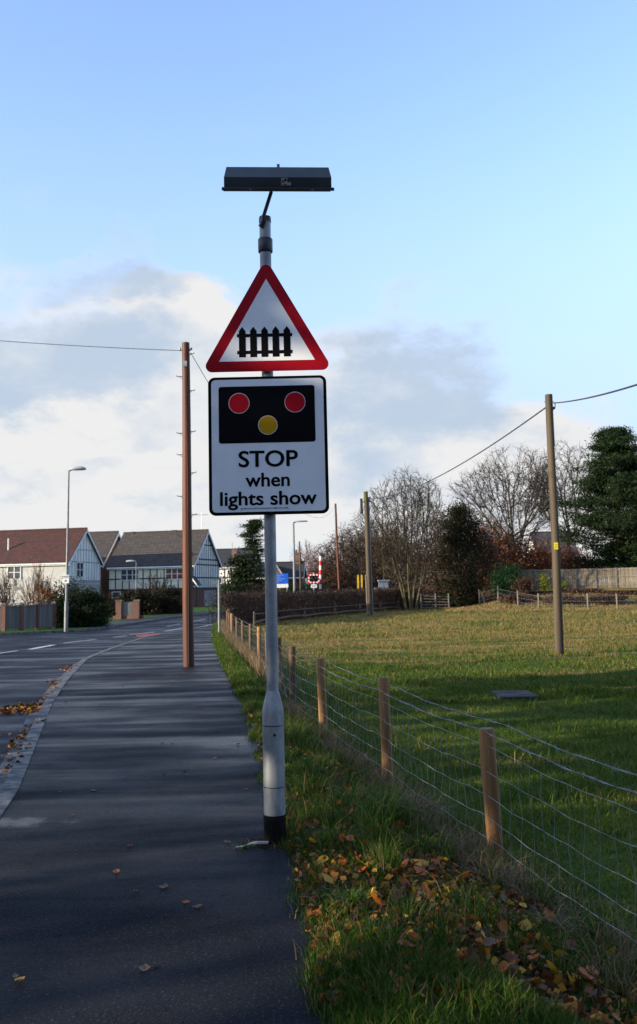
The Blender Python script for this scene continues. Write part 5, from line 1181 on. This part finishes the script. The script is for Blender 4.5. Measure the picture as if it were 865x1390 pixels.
# field tussocks
Pt=[]
for i in range(700):
    y=7+g.random()*50; x=float(xF(min(y,47)))+.6+g.random()*(y*.40); k_=18; sc_=.05+y*.0022
    if 2.7<x<3.7 and 14.9<y<16.3: continue
    if y>46 and x<(y-46)*.4-3: continue
    xx_=x+g.normal(size=k_)*sc_*1.6; yy_=y+g.normal(size=k_)*sc_; Pt.append(np.stack([xx_,yy_,field_z(xx_,yy_)],1))
Pt=np.concatenate(Pt); tag(blades('field_tussocks',Pt,.12,.011,M['fieldg'],.8,407),kind='stuff')
# dead grass strands along the fence foot
g=np.random.default_rng(31); n=9000; y=3.5+38*g.random(n)**1.5; x=xF(y)-.12+g.normal(size=n)*.14; P=np.stack([x,y,np.where(x<xF(y),verge_z(x,y),field_z(x,y))],1)
kk=patch(P[:,0],P[:,1],1.9,2)>.0; tag(blades('dead_grass_strip',P[kk],.15,.006,M['dryg'],1.0,6),kind='stuff')
# dry tall grass at the far narrow verge
n=6000; y=16+28*g.random(n); x=xF(y)-.15*np.abs(g.normal(size=n)); P=np.stack([x,y,verge_z(x,y)],1); tag(blades('tall_dry_grass',P,.32,.010,M['dryg'],.45,7),kind='stuff')
# field grass
def field_pts(n,y0,y1,seed,pw=1.0):
    g=np.random.default_rng(seed); y=y0+(y1-y0)*g.random(n)**pw; hi=y*.40+1.0; lo=np.maximum(xF(y)-.0,np.interp(y,[46,52,67,75],[-4.2,-2.4,3.4,6]) if y0>40 else -99); x=lo+(hi-lo)*g.random(n)
    return np.stack([x,y,field_z(x,y)],1)
def noslab(P): return P[~((P[:,0]>2.8)&(P[:,0]<3.52)&(P[:,1]>15.1)&(P[:,1]<16.15))]
P=noslab(field_pts(110000,4.5,17,11,.8)); tag(blades('field_grass',P,.040+.030*np.clip(patch(P[:,0],P[:,1],2.6,1),0,1.3),.006,M['fieldg'],.8,12),kind='stuff')
P=noslab(field_pts(90000,15,38,13,1.2)); tag(blades('mid_field_grass',P,.050+.060*np.clip(patch(P[:,0],P[:,1],1.7,1),0,1.3),.012,M['fieldg'],.8,14),kind='stuff')
P=field_pts(60000,34,74,15,1.0); tag(blades('far_field_grass',P,.07+.09*np.clip(patch(P[:,0],P[:,1]*1.6,.9,1),0,1.3),.022,M['fieldg'],.8,16),kind='stuff')
# rough bank grass beyond the far fence
g=np.random.default_rng(61); n=22000; y=62+9*g.random(n)**.8; x=9+(y*.42-9)*g.random(n); P=np.stack([x,y,field_z(x,y)],1)
M['bankg']=leafmat('bank_grass_blades',[(0,(.10,.10,.025)),(.4,(.20,.14,.05)),(1,(.36,.25,.11))],.3)
tag(blades('rough_bank_grass',P,.17,.03,M['bankg'],.6,62),kind='stuff')
# ------------------------------------------------------------------ fallen leaves
def leafmesh(name,m,s,seed,curl=.3):
    r=random.Random(seed); b=MB(); n=9; pts=[]
    prof=[(0,0),(.18,.30),(.36,.42),(.55,.40),(.75,.24),(1,0)]
    mid=[];lft=[];rgt=[]
    for t_,w_ in prof:
        z=curl*s*(abs(t_-.5)**1.5)*r.uniform(.6,1.2); zz=curl*s*w_*r.uniform(.4,1.2)
        mid.append((t_*s,0,z)); lft.append((t_*s+.04*s,w_*s*.9*r.uniform(.8,1.15),z+zz)); rgt.append((t_*s+.04*s,-w_*s*.9*r.uniform(.8,1.15),z+zz))
    V=mid+lft+rgt; k=len(prof); f=[]
    for i in range(k-1): f+= [(i,i+1,k+i+1,k+i),(i,2*k+i,2*k+i+1,i+1)]
    b.add([(x-.5*s,y,z) for x,y,z in V],f); b.tube([(-.5*s,0,.004),(-.78*s,.05*s,.0)],[.0012,.0008],3,cap=False)
    me=bpy.data.meshes.new(name); me.from_pydata(b.v,[],b.f); me.materials.append(m); me.polygons.foreach_set('use_smooth',[True]*len(me.polygons)); return me
def lm(name,a,c,rough=.5): return mat(name,a,rough,var=c,vscale=25,trans=.2,spec=.4)
M['wrap']=mat('dirty_wrapper',(.40,.42,.44),.5,var=(.22,.23,.25),vscale=30)
LM=[lm('leaf_yellow',(.55,.34,.025),(.36,.17,.02)),lm('leaf_orange',(.46,.13,.012),(.28,.06,.008)),lm('leaf_brown',(.15,.042,.010),(.075,.022,.007)),lm('leaf_tan',(.17,.09,.04),(.09,.05,.025))]
CN=['yellow','orange','dark brown','tan']
LME=[[leafmesh('leaf_'+str(i)+str(k),LM[i],1.0,i*7+k,[.25,.45,.6][k]) for k in range(3)] for i in range(4)]
def leaf(i,x,y,z,s,tilt,label,group,flat=False):
    o=bpy.data.objects.new('fallen_leaf',LME[i][random.randrange(3)] if not flat else LME[i][random.randrange(3)]); COL.objects.link(o)
    o.location=(x,y,z); o.scale=(s,s,s if not flat else s*.8); o.rotation_euler=(random.uniform(-tilt,tilt),random.uniform(-tilt,tilt),random.uniform(0,6.28)); tag(o,label,'leaf',group)
random.seed(21)
for k in range(40):
    y=3.9+random.random()**1.5*16; x=random.uniform(float(xK(y))+.25,float(xR(y))-.1)
    c=random.choice([3,3,3,2,0,1]); leaf(c,x,y,.006,random.uniform(.035,.065),.2,CN[c]+' fallen leaf lying flat on the wet dark pavement',CN[c]+' leaves scattered on the pavement',True)
n=0
while n<245:
    y=4.0+random.random()**1.7*7; a=float(xR(y)); f_=float(xF(y)); x=a+.02+(f_-a-.05)*random.random()
    dens=math.exp(-(((x-.6)/.55)**2+((y-5.1)/1.25)**2))+.35*math.exp(-(((x+.12)/.16)**2+((y-6.3)/.5)**2))+.35*math.exp(-(((x-.15)/.25)**2+((y-8.6)/1.6)**2))+.03
    if random.random()>dens: continue
    c=random.choice([0,0,0,1,1,1,2,2,3]); z=float(verge_z(x,y))+random.uniform(.025,.075)
    leaf(c,x,y,z,random.uniform(.035,.085),1.0,CN[c]+' curled fallen leaf in the grass between the pavement and the wire fence',CN[c]+' fallen leaves on the grass verge'); n+=1
# leaf litter too fine to count
g=np.random.default_rng(77); n=17000; y=3.7+g.random(n)**1.6*9; a=xR(y); f_=xF(y); x=a-.03+(f_-a)*g.random(n)
d=np.exp(-(((x-.62)/.6)**2+((y-5.0)/1.3)**2))+.5*np.exp(-(((x-.15)/.3)**2+((y-8.4)/1.8)**2))+.35*np.exp(-((x-xR(y))/.05)**2)+.05
kk=g.random(n)<d; x=x[kk];y=y[kk]; P=np.stack([x,y,verge_z(x,y)+.012+.035*g.random(len(x))],1)
M['litter']=leafmat('leaf_litter',[(0,(.03,.014,.006)),(.4,(.09,.032,.009)),(.7,(.26,.075,.010)),(.9,(.42,.22,.02)),(1,(.15,.08,.03))],.15)
tag(leaves_at(P,.042,'leaf_litter',M['litter'],None,.75,.6,8),kind='stuff')
# debris in the gutter and along the kerb
n=900; y=4+g.random(n)**1.2*18; x=xK(y)-.12+g.normal(size=n)*.09; kk=(patch(x,y,1.4,1)>.1); x=x[kk];y=y[kk]
zz=np.where(x<xK(y)-.0,-.088,.016); P=np.stack([x,y,zz],1); tag(leaves_at(P,.05,'gutter_debris',M['litter'],None,.7,.85,18),kind='stuff')
n=500; r=np.sqrt(g.random(n)); a=g.random(n)*6.28; x=-4.35+r*.45*np.cos(a); y=13.9+r*.55*np.sin(a); P=np.stack([x,y,-.085+.02*g.random(n)],1)
tag(leaves_at(P,.06,'leaf_drift',M['litter'],None,.75,.6,19),kind='stuff')
